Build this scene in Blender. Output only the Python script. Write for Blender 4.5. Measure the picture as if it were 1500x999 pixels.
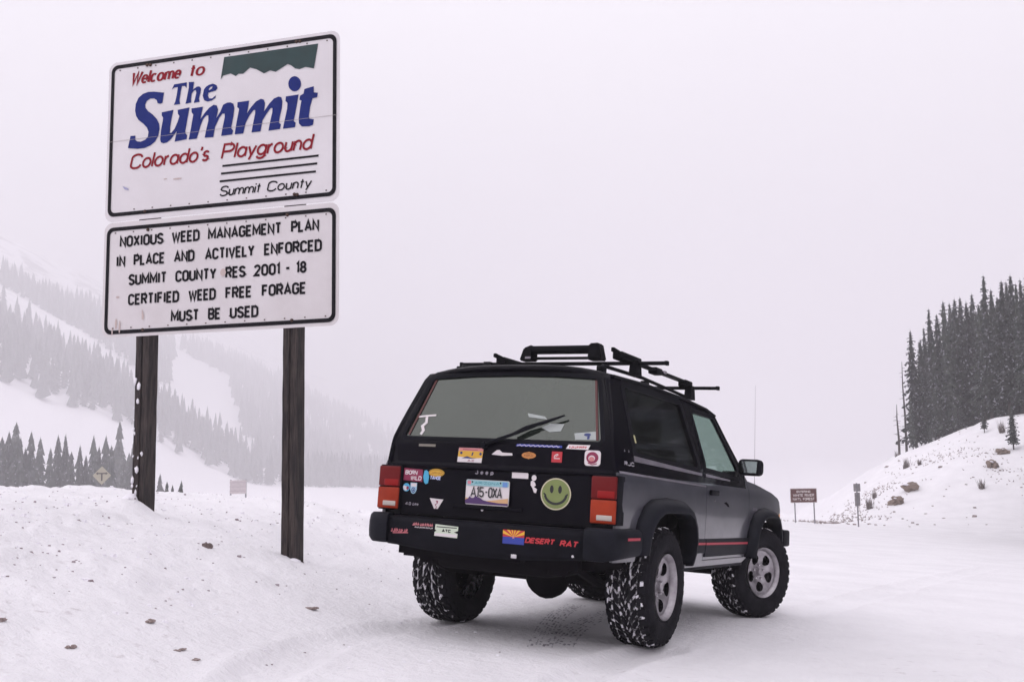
import bpy, bmesh, math, random
import numpy as np
from mathutils import Vector, Matrix, noise as mnoise
from mathutils.geometry import tessellate_polygon

for o in list(bpy.data.objects): bpy.data.objects.remove(o)
sc = bpy.context.scene
COL = sc.collection
rad = math.radians
rng = random.Random(7)

# ------------------------------------------------------------------ camera
CAM = Vector((0.0, 0.0, 1.2216))
PITCH, ROLL, FPX = 0.109445, -0.0143682, 1500.0
cd = bpy.data.cameras.new('camera'); cam = bpy.data.objects.new('camera', cd); COL.objects.link(cam)
Fv = Vector((0, math.cos(PITCH), math.sin(PITCH))); U0 = Vector((0, -math.sin(PITCH), math.cos(PITCH))); R0 = Vector((1, 0, 0))
Rv = R0*math.cos(ROLL)+U0*math.sin(ROLL); Uv = -R0*math.sin(ROLL)+U0*math.cos(ROLL)
cam.matrix_world = Matrix(((Rv.x, Uv.x, -Fv.x, CAM.x), (Rv.y, Uv.y, -Fv.y, CAM.y), (Rv.z, Uv.z, -Fv.z, CAM.z), (0, 0, 0, 1)))
cd.sensor_width = 36.0; cd.lens = 36.0*FPX/1500.0; cd.clip_start = 0.05; cd.clip_end = 6000
sc.camera = cam

# ------------------------------------------------------------------ overcast sky
SUN_EL, SUN_AZ = 42.0, 247.0      # degrees; azimuth clockwise from +Y
w = bpy.data.worlds.new('World'); sc.world = w; w.use_nodes = True
nt = w.node_tree; nt.nodes.clear()
wo = nt.nodes.new('ShaderNodeOutputWorld'); bg = nt.nodes.new('ShaderNodeBackground'); bg2 = nt.nodes.new('ShaderNodeBackground')
sky = nt.nodes.new('ShaderNodeTexSky'); sky.sky_type = 'NISHITA'; sky.sun_disc = False
sky.sun_elevation = rad(SUN_EL); sky.sun_rotation = rad(SUN_AZ); sky.altitude = 3000; sky.dust_density = 6
bg.inputs['Strength'].default_value = 0.05
nt.links.new(sky.outputs[0], bg.inputs['Color'])
# the cloud deck that covers that sky: pale, a little lavender, faint soft mottling
tc = nt.nodes.new('ShaderNodeTexCoord'); ns = nt.nodes.new('ShaderNodeTexNoise'); ns.inputs['Scale'].default_value = 1.6; ns.inputs['Detail'].default_value = 3
cr = nt.nodes.new('ShaderNodeValToRGB'); cr.color_ramp.elements[0].position = .3; cr.color_ramp.elements[1].position = .7
cr.color_ramp.elements[0].color = (.885, .85, .91, 1); cr.color_ramp.elements[1].color = (.945, .92, .96, 1)
nt.links.new(tc.outputs['Generated'], ns.inputs['Vector']); nt.links.new(ns.outputs['Fac'], cr.inputs['Fac']); nt.links.new(cr.outputs[0], bg2.inputs['Color'])
bg2.inputs['Strength'].default_value = 1.0
# an overcast sky is brighter overhead than at the horizon, the same all the way round
sx_ = nt.nodes.new('ShaderNodeSeparateXYZ'); mr0 = nt.nodes.new('ShaderNodeMapRange'); mr0.inputs[1].default_value = 0; mr0.inputs[2].default_value = .9; mr0.inputs[3].default_value = .76; mr0.inputs[4].default_value = 1.72
nt.links.new(tc.outputs['Generated'], sx_.inputs[0]); nt.links.new(sx_.outputs['Z'], mr0.inputs[0]); nt.links.new(mr0.outputs[0], bg2.inputs['Strength'])
mx = nt.nodes.new('ShaderNodeMixShader'); mx.inputs[0].default_value = 0.95
nt.links.new(bg.outputs[0], mx.inputs[1]); nt.links.new(bg2.outputs[0], mx.inputs[2]); nt.links.new(mx.outputs[0], wo.inputs['Surface'])

# ------------------------------------------------------------------ sun behind the cloud
sd = bpy.data.lights.new('sun', 'SUN'); sd.energy = 0.8; sd.angle = rad(28); sd.color = (1, .97, .95)
so = bpy.data.objects.new('sun', sd); COL.objects.link(so)
sdir = Vector((math.sin(rad(SUN_AZ))*math.cos(rad(SUN_EL)), math.cos(rad(SUN_AZ))*math.cos(rad(SUN_EL)), math.sin(rad(SUN_EL))))
so.rotation_euler = sdir.to_track_quat('Z', 'Y').to_euler()
sc.view_settings.view_transform = 'Standard'; sc.view_settings.look = 'None'; sc.view_settings.gamma = 1; sc.view_settings.exposure = 0.12
sc.view_settings.use_curve_mapping = False
sc.cycles.max_bounces = 8; sc.cycles.volume_bounces = 3; sc.cycles.transparent_max_bounces = 12
sc.cycles.use_denoising = True; sc.cycles.sample_clamp_indirect = 6

# ------------------------------------------------------------------ helpers
def mat(name, col, rough=.6, metal=0, spec=.5, var=0, vscale=6, col2=None, bump=0, bscale=40, coat=0, lo=.35, hi=.65, emis=None, stretch=None):
    m = bpy.data.materials.new(name); m.use_nodes = True
    n = m.node_tree; b = n.nodes['Principled BSDF']
    b.inputs['Base Color'].default_value = (*col, 1); b.inputs['Roughness'].default_value = rough
    b.inputs['Metallic'].default_value = metal; b.inputs['Specular IOR Level'].default_value = spec
    if coat: b.inputs['Coat Weight'].default_value = coat; b.inputs['Coat Roughness'].default_value = .06
    tcn = n.nodes.new('ShaderNodeTexCoord'); src = tcn.outputs['Object']
    if stretch:
        mp = n.nodes.new('ShaderNodeMapping'); mp.inputs['Scale'].default_value = stretch
        n.links.new(src, mp.inputs['Vector']); src = mp.outputs[0]
    if col2 is None and var: col2 = tuple(c*(1-var) for c in col)
    if col2 is not None:
        t = n.nodes.new('ShaderNodeTexNoise'); t.inputs['Scale'].default_value = vscale; t.inputs['Detail'].default_value = 6; t.inputs['Roughness'].default_value = .62
        r = n.nodes.new('ShaderNodeValToRGB'); r.color_ramp.elements[0].position = lo; r.color_ramp.elements[1].position = hi
        r.color_ramp.elements[0].color = (*col, 1); r.color_ramp.elements[1].color = (*col2, 1)
        n.links.new(src, t.inputs['Vector']); n.links.new(t.outputs['Fac'], r.inputs['Fac']); n.links.new(r.outputs[0], b.inputs['Base Color'])
    if bump:
        t2 = n.nodes.new('ShaderNodeTexNoise'); t2.inputs['Scale'].default_value = bscale; t2.inputs['Detail'].default_value = 5
        bn = n.nodes.new('ShaderNodeBump'); bn.inputs['Strength'].default_value = bump; bn.inputs['Distance'].default_value = .02
        n.links.new(src, t2.inputs['Vector']); n.links.new(t2.outputs['Fac'], bn.inputs['Height']); n.links.new(bn.outputs[0], b.inputs['Normal'])
    if emis:
        b.inputs['Emission Color'].default_value = (*emis[0], 1); b.inputs['Emission Strength'].default_value = emis[1]
    return m

def link(name, me, m=None, parent=None):
    o = bpy.data.objects.new(name, me); COL.objects.link(o)
    if m is not None:
        for k in (m if isinstance(m, (list, tuple)) else [m]): me.materials.append(k)
    if parent is not None: o.parent = parent
    return o
def obj(name, bm, m, parent=None, smooth=False):
    me = bpy.data.meshes.new(name)
    if smooth:
        for f in bm.faces: f.smooth = True
    bm.to_mesh(me); bm.free()
    return link(name, me, m, parent)
def smooth_angle(o, a=35):
    me = o.data
    for p in me.polygons: p.use_smooth = True
    try: me.set_sharp_from_angle(angle=rad(a))
    except Exception: pass
    return o
def empty(name, loc=(0, 0, 0), rz=0):
    o = bpy.data.objects.new(name, None); COL.objects.link(o); o.location = loc; o.rotation_euler = (0, 0, rz); o.empty_display_size = .2
    return o
def tag(o, label=None, cat=None, group=None, kind=None):
    if label: o['label'] = label
    if cat: o['category'] = cat
    if group: o['group'] = group
    if kind: o['kind'] = kind
    return o
def add_box(bm, lo, hi, bev=0, M=None, seg=2):
    lo = Vector(lo); hi = Vector(hi)
    r = bmesh.ops.create_cube(bm, size=1)
    for v in r['verts']:
        v.co = Vector((lo[i]+(v.co[i]+.5)*(hi[i]-lo[i]) for i in range(3)))
    vs = r['verts']
    if bev:
        es = list({e for v in vs for e in v.link_edges})
        rr = bmesh.ops.bevel(bm, geom=es, offset=bev, segments=seg, affect='EDGES', profile=.5)
        vs = list({v for f in rr['faces'] for v in f.verts} | {v for v in vs if v.is_valid})
    if M is not None:
        for v in vs: v.co = M @ v.co
    return vs
def box(name, lo, hi, m, parent=None, bev=0, M=None, smooth=True):
    bm = bmesh.new(); add_box(bm, lo, hi, bev, M)
    o = obj(name, bm, m, parent)
    return smooth_angle(o, 50) if bev and smooth else o
def add_tube(bm, pts, r, n=8, caps=True):
    pts = [Vector(p) for p in pts]; rs = r if isinstance(r, (list, tuple)) else [r]*len(pts)
    rings = []
    ref = None
    for i, p in enumerate(pts):
        d = (pts[min(i+1, len(pts)-1)]-pts[max(i-1, 0)]).normalized()
        if ref is None: ref = Vector((0, 0, 1)) if abs(d.z) < .9 else Vector((1, 0, 0))
        a = d.cross(ref).normalized(); b = d.cross(a).normalized()
        rings.append([bm.verts.new(p+a*math.cos(2*math.pi*k/n)*rs[i]+b*math.sin(2*math.pi*k/n)*rs[i]) for k in range(n)])
    for i in range(len(rings)-1):
        for k in range(n):
            bm.faces.new((rings[i][k], rings[i][(k+1) % n], rings[i+1][(k+1) % n], rings[i+1][k]))
    if caps:
        bm.faces.new(rings[0][::-1]); bm.faces.new(rings[-1])
def tube(name, pts, r, m, parent=None, n=8):
    bm = bmesh.new(); add_tube(bm, pts, r, n); bmesh.ops.recalc_face_normals(bm, faces=bm.faces)
    return smooth_angle(obj(name, bm, m, parent), 50)
def add_lathe(bm, prof, n=32, axis='Y', c=(0, 0, 0)):
    """prof: list of (radius, along axis)."""
    rings = []
    for (r, t) in prof:
        ring = []
        for k in range(n):
            a = 2*math.pi*k/n; u, v = r*math.cos(a), r*math.sin(a)
            p = (u, t, v) if axis == 'Y' else ((u, v, t) if axis == 'Z' else (t, u, v))
            ring.append(bm.verts.new(Vector(p)+Vector(c)))
        rings.append(ring)
    for i in range(len(rings)-1):
        for k in range(n):
            bm.faces.new((rings[i][k], rings[i][(k+1) % n], rings[i+1][(k+1) % n], rings[i+1][k]))
    return rings
def lathe(name, prof, m, parent=None, n=32, axis='Y', c=(0, 0, 0), cap=True, ang=40):
    bm = bmesh.new(); rr = add_lathe(bm, prof, n, axis, c)
    if cap:
        for ring in (rr[0], rr[-1]):
            try: bm.faces.new(ring)
            except Exception: pass
    bmesh.ops.remove_doubles(bm, verts=bm.verts, dist=1e-5)
    bmesh.ops.recalc_face_normals(bm, faces=bm.faces)
    return smooth_angle(obj(name, bm, m, parent), ang)
def sheet(name, outer, holes, cu, cv, mapf, thick, m, parent=None, flip=False, ang=30):
    """a curved plate: 2-D outline with holes, cut along the grid lines cu, cv, mapped to 3-D and given thickness"""
    loops = [[Vector((a, b, 0)) for a, b in outer]]+[[Vector((a, b, 0)) for a, b in h] for h in holes]
    tris = tessellate_polygon(loops)
    bm = bmesh.new(); flat = [v for l in loops for v in l]; vs = [bm.verts.new(v) for v in flat]
    for t in tris:
        try: bm.faces.new([vs[i] for i in t])
        except Exception: pass
    for u in cu: bmesh.ops.bisect_plane(bm, geom=bm.verts[:]+bm.edges[:]+bm.faces[:], plane_co=(u, 0, 0), plane_no=(1, 0, 0), dist=1e-5)
    for v in cv: bmesh.ops.bisect_plane(bm, geom=bm.verts[:]+bm.edges[:]+bm.faces[:], plane_co=(0, v, 0), plane_no=(0, 1, 0), dist=1e-5)
    bmesh.ops.dissolve_degenerate(bm, edges=bm.edges[:], dist=1e-5)
    bmesh.ops.recalc_face_normals(bm, faces=bm.faces)
    if bm.faces and sum(f.normal.z for f in bm.faces) < 0: bmesh.ops.reverse_faces(bm, faces=bm.faces)
    for v in bm.verts: v.co = Vector(mapf(v.co.x, v.co.y))
    if flip: bmesh.ops.reverse_faces(bm, faces=bm.faces)
    if thick:
        bm.normal_update()
        bmesh.ops.solidify(bm, geom=bm.faces[:], thickness=thick)
        bmesh.ops.recalc_face_normals(bm, faces=bm.faces)
    return smooth_angle(obj(name, bm, m, parent), ang)
def decal(name, polys, mapf, m, parent, lift=0.0):
    """flat print: list of polygons (each outer or (outer, hole)) mapped by mapf(u, v, lift)"""
    bm = bmesh.new(); k = 0
    for p in polys:
        if isinstance(p, tuple): loops = [[Vector((a, b, 0)) for a, b in q] for q in p]
        else: loops = [[Vector((a, b, 0)) for a, b in p]]
        tr = tessellate_polygon(loops); fl = [v for l in loops for v in l]
        vs = [bm.verts.new(mapf(v.x, v.y, lift+k*1e-5)) for v in fl]
        for t in tr:
            try: bm.faces.new([vs[i] for i in t])
            except Exception: pass
        k = (k+1) % 12
    return obj(name, bm, m, parent)
def rect(a, b, c, d): return [(a, b), (c, b), (c, d), (a, d)]
def ell(cx, cy, rx, ry, n=20): return [(cx+rx*math.cos(2*math.pi*i/n), cy+ry*math.sin(2*math.pi*i/n)) for i in range(n)]
def rrect(a, b, c, d, r, n=5):
    pts = []
    for (cx, cy, s) in ((c-r, d-r, 0), (a+r, d-r, 90), (a+r, b+r, 180), (c-r, b+r, 270)):
        for i in range(n+1):
            t = rad(s+90*i/n); pts.append((cx+r*math.cos(t), cy+r*math.sin(t)))
    return pts

# ------------------------------------------------------------------ stroke lettering
def arc(cx, cy, rx, ry, a0, a1, n=8): return [(cx+rx*math.cos(rad(a0+(a1-a0)*i/n)), cy+ry*math.sin(rad(a0+(a1-a0)*i/n))) for i in range(n+1)]
def _o(h=.24): return arc(.5, 1-h, .5, h, 0, 180)+arc(.5, h, .5, h, 180, 360)+[(1, 1-h)]
G = {
 'A': (.95, [[(0, 0), (.5, 1), (1, 0)], [(.17, .3), (.83, .3)]]),
 'B': (.85, [[(0, 0), (0, 1), (.6, 1)]+arc(.6, .76, .4, .24, 90, -90)+[(0, .52)], [(.6, .52)]+arc(.6, .26, .4, .26, 90, -90)+[(0, 0)]]),
 'C': (.85, [arc(.5, .76, .5, .24, 0, 180)+arc(.5, .24, .5, .24, 180, 360)]),
 'D': (.85, [[(0, 0), (0, 1), (.5, 1)]+arc(.5, .74, .5, .26, 90, 0)+arc(.5, .26, .5, .26, 0, -90)+[(0, 0)]]),
 'E': (.72, [[(1, 1), (0, 1), (0, 0), (1, 0)], [(0, .52), (.85, .52)]]),
 'F': (.72, [[(1, 1), (0, 1), (0, 0)], [(0, .52), (.85, .52)]]),
 'G': (.85, [arc(.5, .76, .5, .24, 0, 180)+arc(.5, .24, .5, .24, 180, 360)+[(1, .48), (.55, .48)]]),
 'H': (.85, [[(0, 0), (0, 1)], [(1, 0), (1, 1)], [(0, .5), (1, .5)]]),
 'I': (.14, [[(.5, 0), (.5, 1)]]),
 'J': (.7, [[(1, 1), (1, .24)]+arc(.5, .24, .5, .24, 0, -180)]),
 'K': (.85, [[(0, 0), (0, 1)], [(1, 1), (0, .4)], [(.3, .6), (1, 0)]]),
 'L': (.7, [[(0, 1), (0, 0), (1, 0)]]),
 'M': (1.1, [[(0, 0), (0, 1), (.5, .25), (1, 1), (1, 0)]]),
 'N': (.85, [[(0, 0), (0, 1), (1, 0), (1, 1)]]),
 'O': (.85, [_o()]), '0': (.78, [_o()]),
 'P': (.82, [[(0, 0), (0, 1), (.6, 1)]+arc(.6, .74, .4, .26, 90, -90)+[(0, .48)]]),
 'R': (.82, [[(0, 0), (0, 1), (.6, 1)]+arc(.6, .75, .4, .25, 90, -90)+[(0, .5)], [(.55, .5), (1, 0)]]),
 'S': (.82, [arc(.5, .76, .5, .24, 10, 180)+arc(.5, .76, .5, .24, 180, 250, 4)+arc(.5, .24, .5, .24, 70, 0, 4)+arc(.5, .24, .5, .24, 0, -170)]),
 'T': (.8, [[(0, 1), (1, 1)], [(.5, 1), (.5, 0)]]),
 'U': (.85, [[(0, 1), (0, .24)]+arc(.5, .24, .5, .24, 180, 360)+[(1, 1)]]),
 'V': (.9, [[(0, 1), (.5, 0), (1, 1)]]), 'W': (1.25, [[(0, 1), (.25, 0), (.5, .85), (.75, 0), (1, 1)]]),
 'X': (.85, [[(0, 0), (1, 1)], [(0, 1), (1, 0)]]), 'Y': (.85, [[(0, 1), (.5, .45), (1, 1)], [(.5, .45), (.5, 0)]]),
 'Z': (.8, [[(0, 1), (1, 1), (0, 0), (1, 0)]]),
 '1': (.3, [[(0, .82), (.8, 1), (.8, 0)]]), '2': (.78, [arc(.5, .74, .5, .26, 170, -25)+[(0, 0), (1, 0)]]),
 '5': (.78, [[(1, 1), (.08, 1), (.04, .55)]+arc(.5, .32, .5, .3, 130, -160)]),
 '8': (.78, [arc(.5, .75, .44, .25, -90, 270, 16), arc(.5, .26, .5, .25, 90, 450, 16)]),
 '4': (.8, [[(.75, 0), (.75, 1), (0, .3), (1, .3)]]),
 '-': (.8, [[(0, .5), (1, .5)]]), "'": (.1, [[(.6, 1.02), (.3, .75)]]), '.': (.05, [[(.5, 0), (.5, .12)]]),
 'a': (.62, [arc(.5, .33, .5, .33, 0, 360, 20), [(1, .66), (1, 0)]]),
 'c': (.55, [arc(.5, .33, .5, .33, 45, 315, 16)]),
 'd': (.62, [arc(.5, .33, .5, .33, 0, 360, 20), [(1, 1.02), (1, 0)]]),
 'e': (.58, [[(0, .35), (1, .35)]+arc(.5, .33, .5, .33, 0, 310, 18)]),
 'g': (.62, [arc(.5, .33, .5, .33, 0, 360, 20), [(1, .66), (1, -.05)]+arc(.5, -.05, .5, .22, 0, -170)]),
 'i': (.02, [[(.5, 0), (.5, .66)], [(.5, .84), (.5, .98)]]), 'l': (.02, [[(.5, 0), (.5, 1.02)]]),
 'm': (.95, [[(0, 0), (0, .66)], [(0, .42)]+arc(.25, .42, .25, .24, 180, 0)+[(.5, 0)], [(.5, .42)]+arc(.75, .42, .25, .24, 180, 0)+[(1, 0)]]),
 'n': (.5, [[(0, 0), (0, .66)], [(0, .38)]+arc(.5, .38, .5, .28, 180, 0)+[(1, 0)]]),
 'o': (.64, [arc(.5, .33, .5, .33, 0, 360, 20)]),
 'p': (.62, [arc(.5, .33, .5, .33, 0, 360, 20), [(0, .66), (0, -.28)]]),
 'r': (.3, [[(0, 0), (0, .66)], [(0, .4)]+arc(.9, .34, .9, .3, 170, 90, 5)]),
 's': (.42, [arc(.5, .49, .45, .17, 20, 180)+arc(.5, .49, .45, .17, 180, 250, 3)+arc(.5, .17, .5, .17, 70, 0, 3)+arc(.5, .17, .5, .17, 0, -160)]),
 't': (.34, [[(.5, 0), (.5, .92)], [(0, .66), (1, .66)]]),
 'u': (.5, [[(0, .66), (0, .28)]+arc(.5, .28, .5, .28, 180, 360), [(1, .66), (1, 0)]]),
 'y': (.56, [[(0, .66), (.5, .02)], [(1, .66), (.3, -.28)]]),
 'W_': (1.0, [[(0, 1), (.22, 0), (.55, .95), (.7, 0), (1.05, 1)]]),
}
def ribbon(pts, wd, wdh=None):
    """a stroke of constant width (or wd for steep, wdh for flat parts) as small quads"""
    n = len(pts); L = []; Rr = []
    closed = math.hypot(pts[0][0]-pts[-1][0], pts[0][1]-pts[-1][1]) < 1e-6
    def nrm(i):
        a = pts[i]; b = pts[i+1]; dx, dy = b[0]-a[0], b[1]-a[1]; l = math.hypot(dx, dy) or 1
        k = wd if wdh is None else wdh+(wd-wdh)*abs(dy/l)
        return (-dy/l, dx/l, k)
    ns_ = [nrm(i) for i in range(n-1)]
    for i in range(n):
        if closed and i in (0, n-1): a, b = ns_[-1], ns_[0]
        else: a = ns_[max(i-1, 0)]; b = ns_[min(i, n-2)]
        x, y = a[0]+b[0], a[1]+b[1]; l = math.hypot(x, y) or 1; x /= l; y /= l
        c = max(.45, x*a[0]+y*a[1]); k = .5*(a[2]+b[2])/2/c
        L.append((pts[i][0]+x*k, pts[i][1]+y*k)); Rr.append((pts[i][0]-x*k, pts[i][1]-y*k))
    return [[L[i], Rr[i], Rr[i+1], L[i+1]] for i in range(n-1)]
def word(s, u0, u1, v0, h, sw, slant=0, gap=.32, swh=None):
    """polygons of the word fitted between u0 and u1, cap height h"""
    gl = [G['W_'] if (c == 'W' and slant) else G[c] if c in G else None for c in s]
    if len(s) == 1: gap = 0
    tot = sum((g[0] if g else .5) for g in gl)*h+gap*h*(len(s)-1)
    k = (u1-u0-sw)/max(tot, 1e-6); x = u0+sw/2; out = []
    for g in gl:
        gw = (g[0] if g else .5)*h*k
        if g:
            for st in g[1]:
                pts = [(x+a*gw+slant*b*h, v0+sw/2+b*(h-sw)) for a, b in st]
                if len(pts) > 1: out += ribbon(pts, sw, swh)
        x += gw+gap*h*k
    return out
ART = {'S':[(0.238,4.138),(0.264,4.252),(0.318,4.25),(0.319,4.21),(0.337,4.193),(0.379,4.185),(0.428,4.198),(0.456,4.224),(0.463,4.271),(0.445,4.313),(0.407,4.353),(0.347,4.4),(0.321,4.44),(0.307,4.493),(0.313,4.558),(0.341,4.614),(0.39,4.648),(0.448,4.66),(0.514,4.655),(0.623,4.632),(0.607,4.535),(0.584,4.528),(0.555,4.537),(0.546,4.568),(0.516,4.589),(0.475,4.594),(0.434,4.573),(0.418,4.539),(0.423,4.509),(0.453,4.472),(0.504,4.434),(0.551,4.385),(0.577,4.338),(0.584,4.287),(0.572,4.223),(0.536,4.169),(0.488,4.138),(0.422,4.119),(0.347,4.119),(0.272,4.131)],'u':[(0.603,4.444),(0.73,4.453),(0.715,4.388),(0.699,4.296),(0.697,4.235),(0.715,4.236),(0.747,4.269),(0.778,4.331),(0.797,4.386),(0.78,4.41),(0.777,4.448),(0.904,4.457),(0.886,4.362),(0.863,4.235),(0.866,4.213),(0.885,4.193),(0.879,4.156),(0.751,4.146),(0.761,4.196),(0.773,4.245),(0.748,4.219),(0.708,4.172),(0.668,4.148),(0.631,4.143),(0.602,4.155),(0.593,4.184),(0.599,4.271),(0.617,4.363),(0.619,4.392),(0.604,4.412)],'m1':[(0.925,4.444),(1.049,4.447),(1.038,4.402),(1.024,4.332),(1.067,4.384),(1.114,4.429),(1.161,4.452),(1.193,4.442),(1.208,4.404),(1.202,4.362),(1.191,4.32),(1.234,4.38),(1.262,4.441),(1.304,4.456),(1.339,4.454),(1.369,4.437),(1.38,4.397),(1.371,4.32),(1.351,4.222),(1.352,4.207),(1.371,4.185),(1.361,4.15),(1.246,4.148),(1.261,4.232),(1.281,4.323),(1.279,4.354),(1.255,4.357),(1.225,4.325),(1.181,4.243),(1.163,4.146),(1.072,4.15),(1.086,4.218),(1.108,4.308),(1.107,4.358),(1.087,4.361),(1.052,4.329),(1.025,4.267),(1.006,4.205),(0.988,4.15),(0.902,4.15),(0.921,4.243),(0.946,4.384),(0.928,4.407)],'m2':[(1.412,4.447),(1.533,4.448),(1.523,4.388),(1.511,4.331),(1.553,4.384),(1.603,4.432),(1.653,4.451),(1.683,4.44),(1.696,4.406),(1.688,4.33),(1.738,4.394),(1.787,4.438),(1.833,4.451),(1.862,4.44),(1.873,4.401),(1.868,4.34),(1.848,4.259),(1.84,4.207),(1.861,4.189),(1.851,4.148),(1.734,4.144),(1.749,4.217),(1.772,4.313),(1.773,4.351),(1.755,4.353),(1.714,4.305),(1.673,4.248),(1.653,4.147),(1.561,4.147),(1.576,4.228),(1.596,4.318),(1.597,4.352),(1.579,4.354),(1.541,4.313),(1.5,4.244),(1.476,4.147),(1.387,4.147),(1.402,4.24),(1.43,4.383),(1.41,4.401)],'i':[(1.908,4.443),(2.036,4.446),(2.016,4.339),(1.997,4.242),(1.989,4.205),(2.009,4.189),(2.002,4.147),(1.881,4.147),(1.894,4.208),(1.922,4.327),(1.925,4.38),(1.904,4.401)],'dot':[(2.059,4.542),(2.056,4.564),(2.047,4.585),(2.032,4.602),(2.014,4.615),(1.994,4.621),(1.975,4.62),(1.957,4.612),(1.943,4.598),(1.934,4.58),(1.931,4.558),(1.934,4.536),(1.943,4.515),(1.958,4.498),(1.976,4.486),(1.996,4.48),(2.016,4.481),(2.034,4.489),(2.048,4.503),(2.056,4.521)],'t':[(2.093,4.49),(2.186,4.504),(2.187,4.447),(2.228,4.439),(2.22,4.398),(2.175,4.394),(2.151,4.315),(2.14,4.234),(2.148,4.21),(2.189,4.2),(2.181,4.15),(2.145,4.141),(2.071,4.147),(2.042,4.177),(2.038,4.222),(2.053,4.327),(2.065,4.386),(2.044,4.396),(2.051,4.433),(2.085,4.448)],'T':[(0.732,4.699),(0.87,4.702),(0.867,4.646),(0.851,4.669),(0.818,4.673),(0.807,4.624),(0.793,4.539),(0.802,4.501),(0.733,4.501),(0.748,4.529),(0.763,4.593),(0.773,4.668),(0.737,4.669),(0.708,4.65)],'h':[(0.89,4.701),(0.947,4.697),(0.937,4.623),(0.977,4.647),(1.005,4.647),(1.023,4.627),(1.018,4.584),(1.003,4.528),(1.012,4.498),(0.948,4.495),(0.959,4.526),(0.974,4.589),(0.969,4.615),(0.949,4.614),(0.925,4.588),(0.919,4.538),(0.921,4.502),(0.859,4.496),(0.87,4.537),(0.892,4.65)],'e':[(1.109,4.649),(1.149,4.655),(1.189,4.635),(1.199,4.605),(1.182,4.586),(1.103,4.574),(1.099,4.546),(1.112,4.519),(1.144,4.515),(1.183,4.539),(1.179,4.518),(1.144,4.497),(1.096,4.49),(1.06,4.507),(1.043,4.552),(1.054,4.609),(1.077,4.635)],'ehole':[(1.11,4.595),(1.142,4.612),(1.145,4.63),(1.122,4.626),(1.106,4.61)],'band':[(1.264,4.894),(2.227,4.894),(2.187,4.669),(2.102,4.694),(2.044,4.68),(1.997,4.693),(1.957,4.727),(1.922,4.743),(1.801,4.686),(1.745,4.707),(1.682,4.686),(1.602,4.736),(1.537,4.759),(1.466,4.71),(1.417,4.716),(1.389,4.697),(1.336,4.729),(1.255,4.718),(1.231,4.684)]}
# ------------------------------------------------------------------ car placement (gives the plane of the packed snow)
CX, CY, CYAW, CPT, CRL = 0.1856446, 7.2066260, 0.4857955, -0.0699972, 0.0479228
_fw = Vector((math.sin(CYAW), math.cos(CYAW), 0)); _lf = Vector((-math.cos(CYAW), math.sin(CYAW), 0)); _up = Vector((0, 0, 1))
fw2 = _fw*math.cos(CPT)+_up*math.sin(CPT); up2 = _up*math.cos(CPT)-_fw*math.sin(CPT)
lf2 = _lf*math.cos(CRL)+up2*math.sin(CRL); up3 = up2*math.cos(CRL)-_lf*math.sin(CRL)
up3 = fw2.cross(lf2)
CARM = Matrix(((fw2.x, lf2.x, up3.x, CX), (fw2.y, lf2.y, up3.y, CY), (fw2.z, lf2.z, up3.z, 0), (0, 0, 0, 1)))
PA, PB = -up3.x/up3.z, -up3.y/up3.z

# ------------------------------------------------------------------ terrain height
_tab = np.random.RandomState(11).rand(256, 256)
def vnoise(x, y):
    xi = np.floor(x).astype(int); yi = np.floor(y).astype(int); fx = x-xi; fy = y-yi
    fx = fx*fx*fx*(fx*(fx*6-15)+10); fy = fy*fy*fy*(fy*(fy*6-15)+10)
    a = _tab[xi % 256, yi % 256]; b = _tab[(xi+1) % 256, yi % 256]; c = _tab[xi % 256, (yi+1) % 256]; d = _tab[(xi+1) % 256, (yi+1) % 256]
    return (a+(b-a)*fx)*(1-fy)+(c+(d-c)*fx)*fy-.5
def fbm(x, y, s, o=4, g=.5):
    t = 0; a = 1; x = x/s; y = y/s
    for k in range(o):
        t = t+a*vnoise(x+17.3*k, y-9.1*k); a *= g; x = x*2.03+y*.31; y = y*2.01-x*.15
    return t
def sstep(a, b, x):
    t = np.clip((x-a)/(b-a), 0, 1); return t*t*(3-2*t)
def splus(x, k): return k*np.logaddexp(0, x/k)
def _arc(pts, n=40):
    pts = np.array(pts, float); t = np.linspace(0, len(pts)-1, n*(len(pts)-1)); i = np.minimum(t.astype(int), len(pts)-2); f = (t-i)[:, None]; f = f*f*(3-2*f)*.35+f*.65
    return pts[i]*(1-f)+pts[i+1]*f
RUTS = [(_arc([(.95, 6.75), (.55, 6.1), (.30, 5.4), (.22, 4.6), (.3, 3.4)]), .14, .030), (_arc([(-.5, 7.5), (-.85, 6.8), (-1.1, 6.0), (-1.2, 5.0), (-1.15, 3.6)]), .14, .026),
        (_arc([(2.4, 5.2), (3.6, 7.4), (5.6, 10.6), (9.0, 15.5), (14, 22)]), .17, .022), (_arc([(3.6, 5.0), (4.9, 7.0), (7.0, 10.0), (10.6, 14.6), (16, 21)]), .17, .020),
        (_arc([(2.6, 9.6), (4.2, 12.4), (6.6, 16.5), (10, 22)]), .18, .020)]
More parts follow.
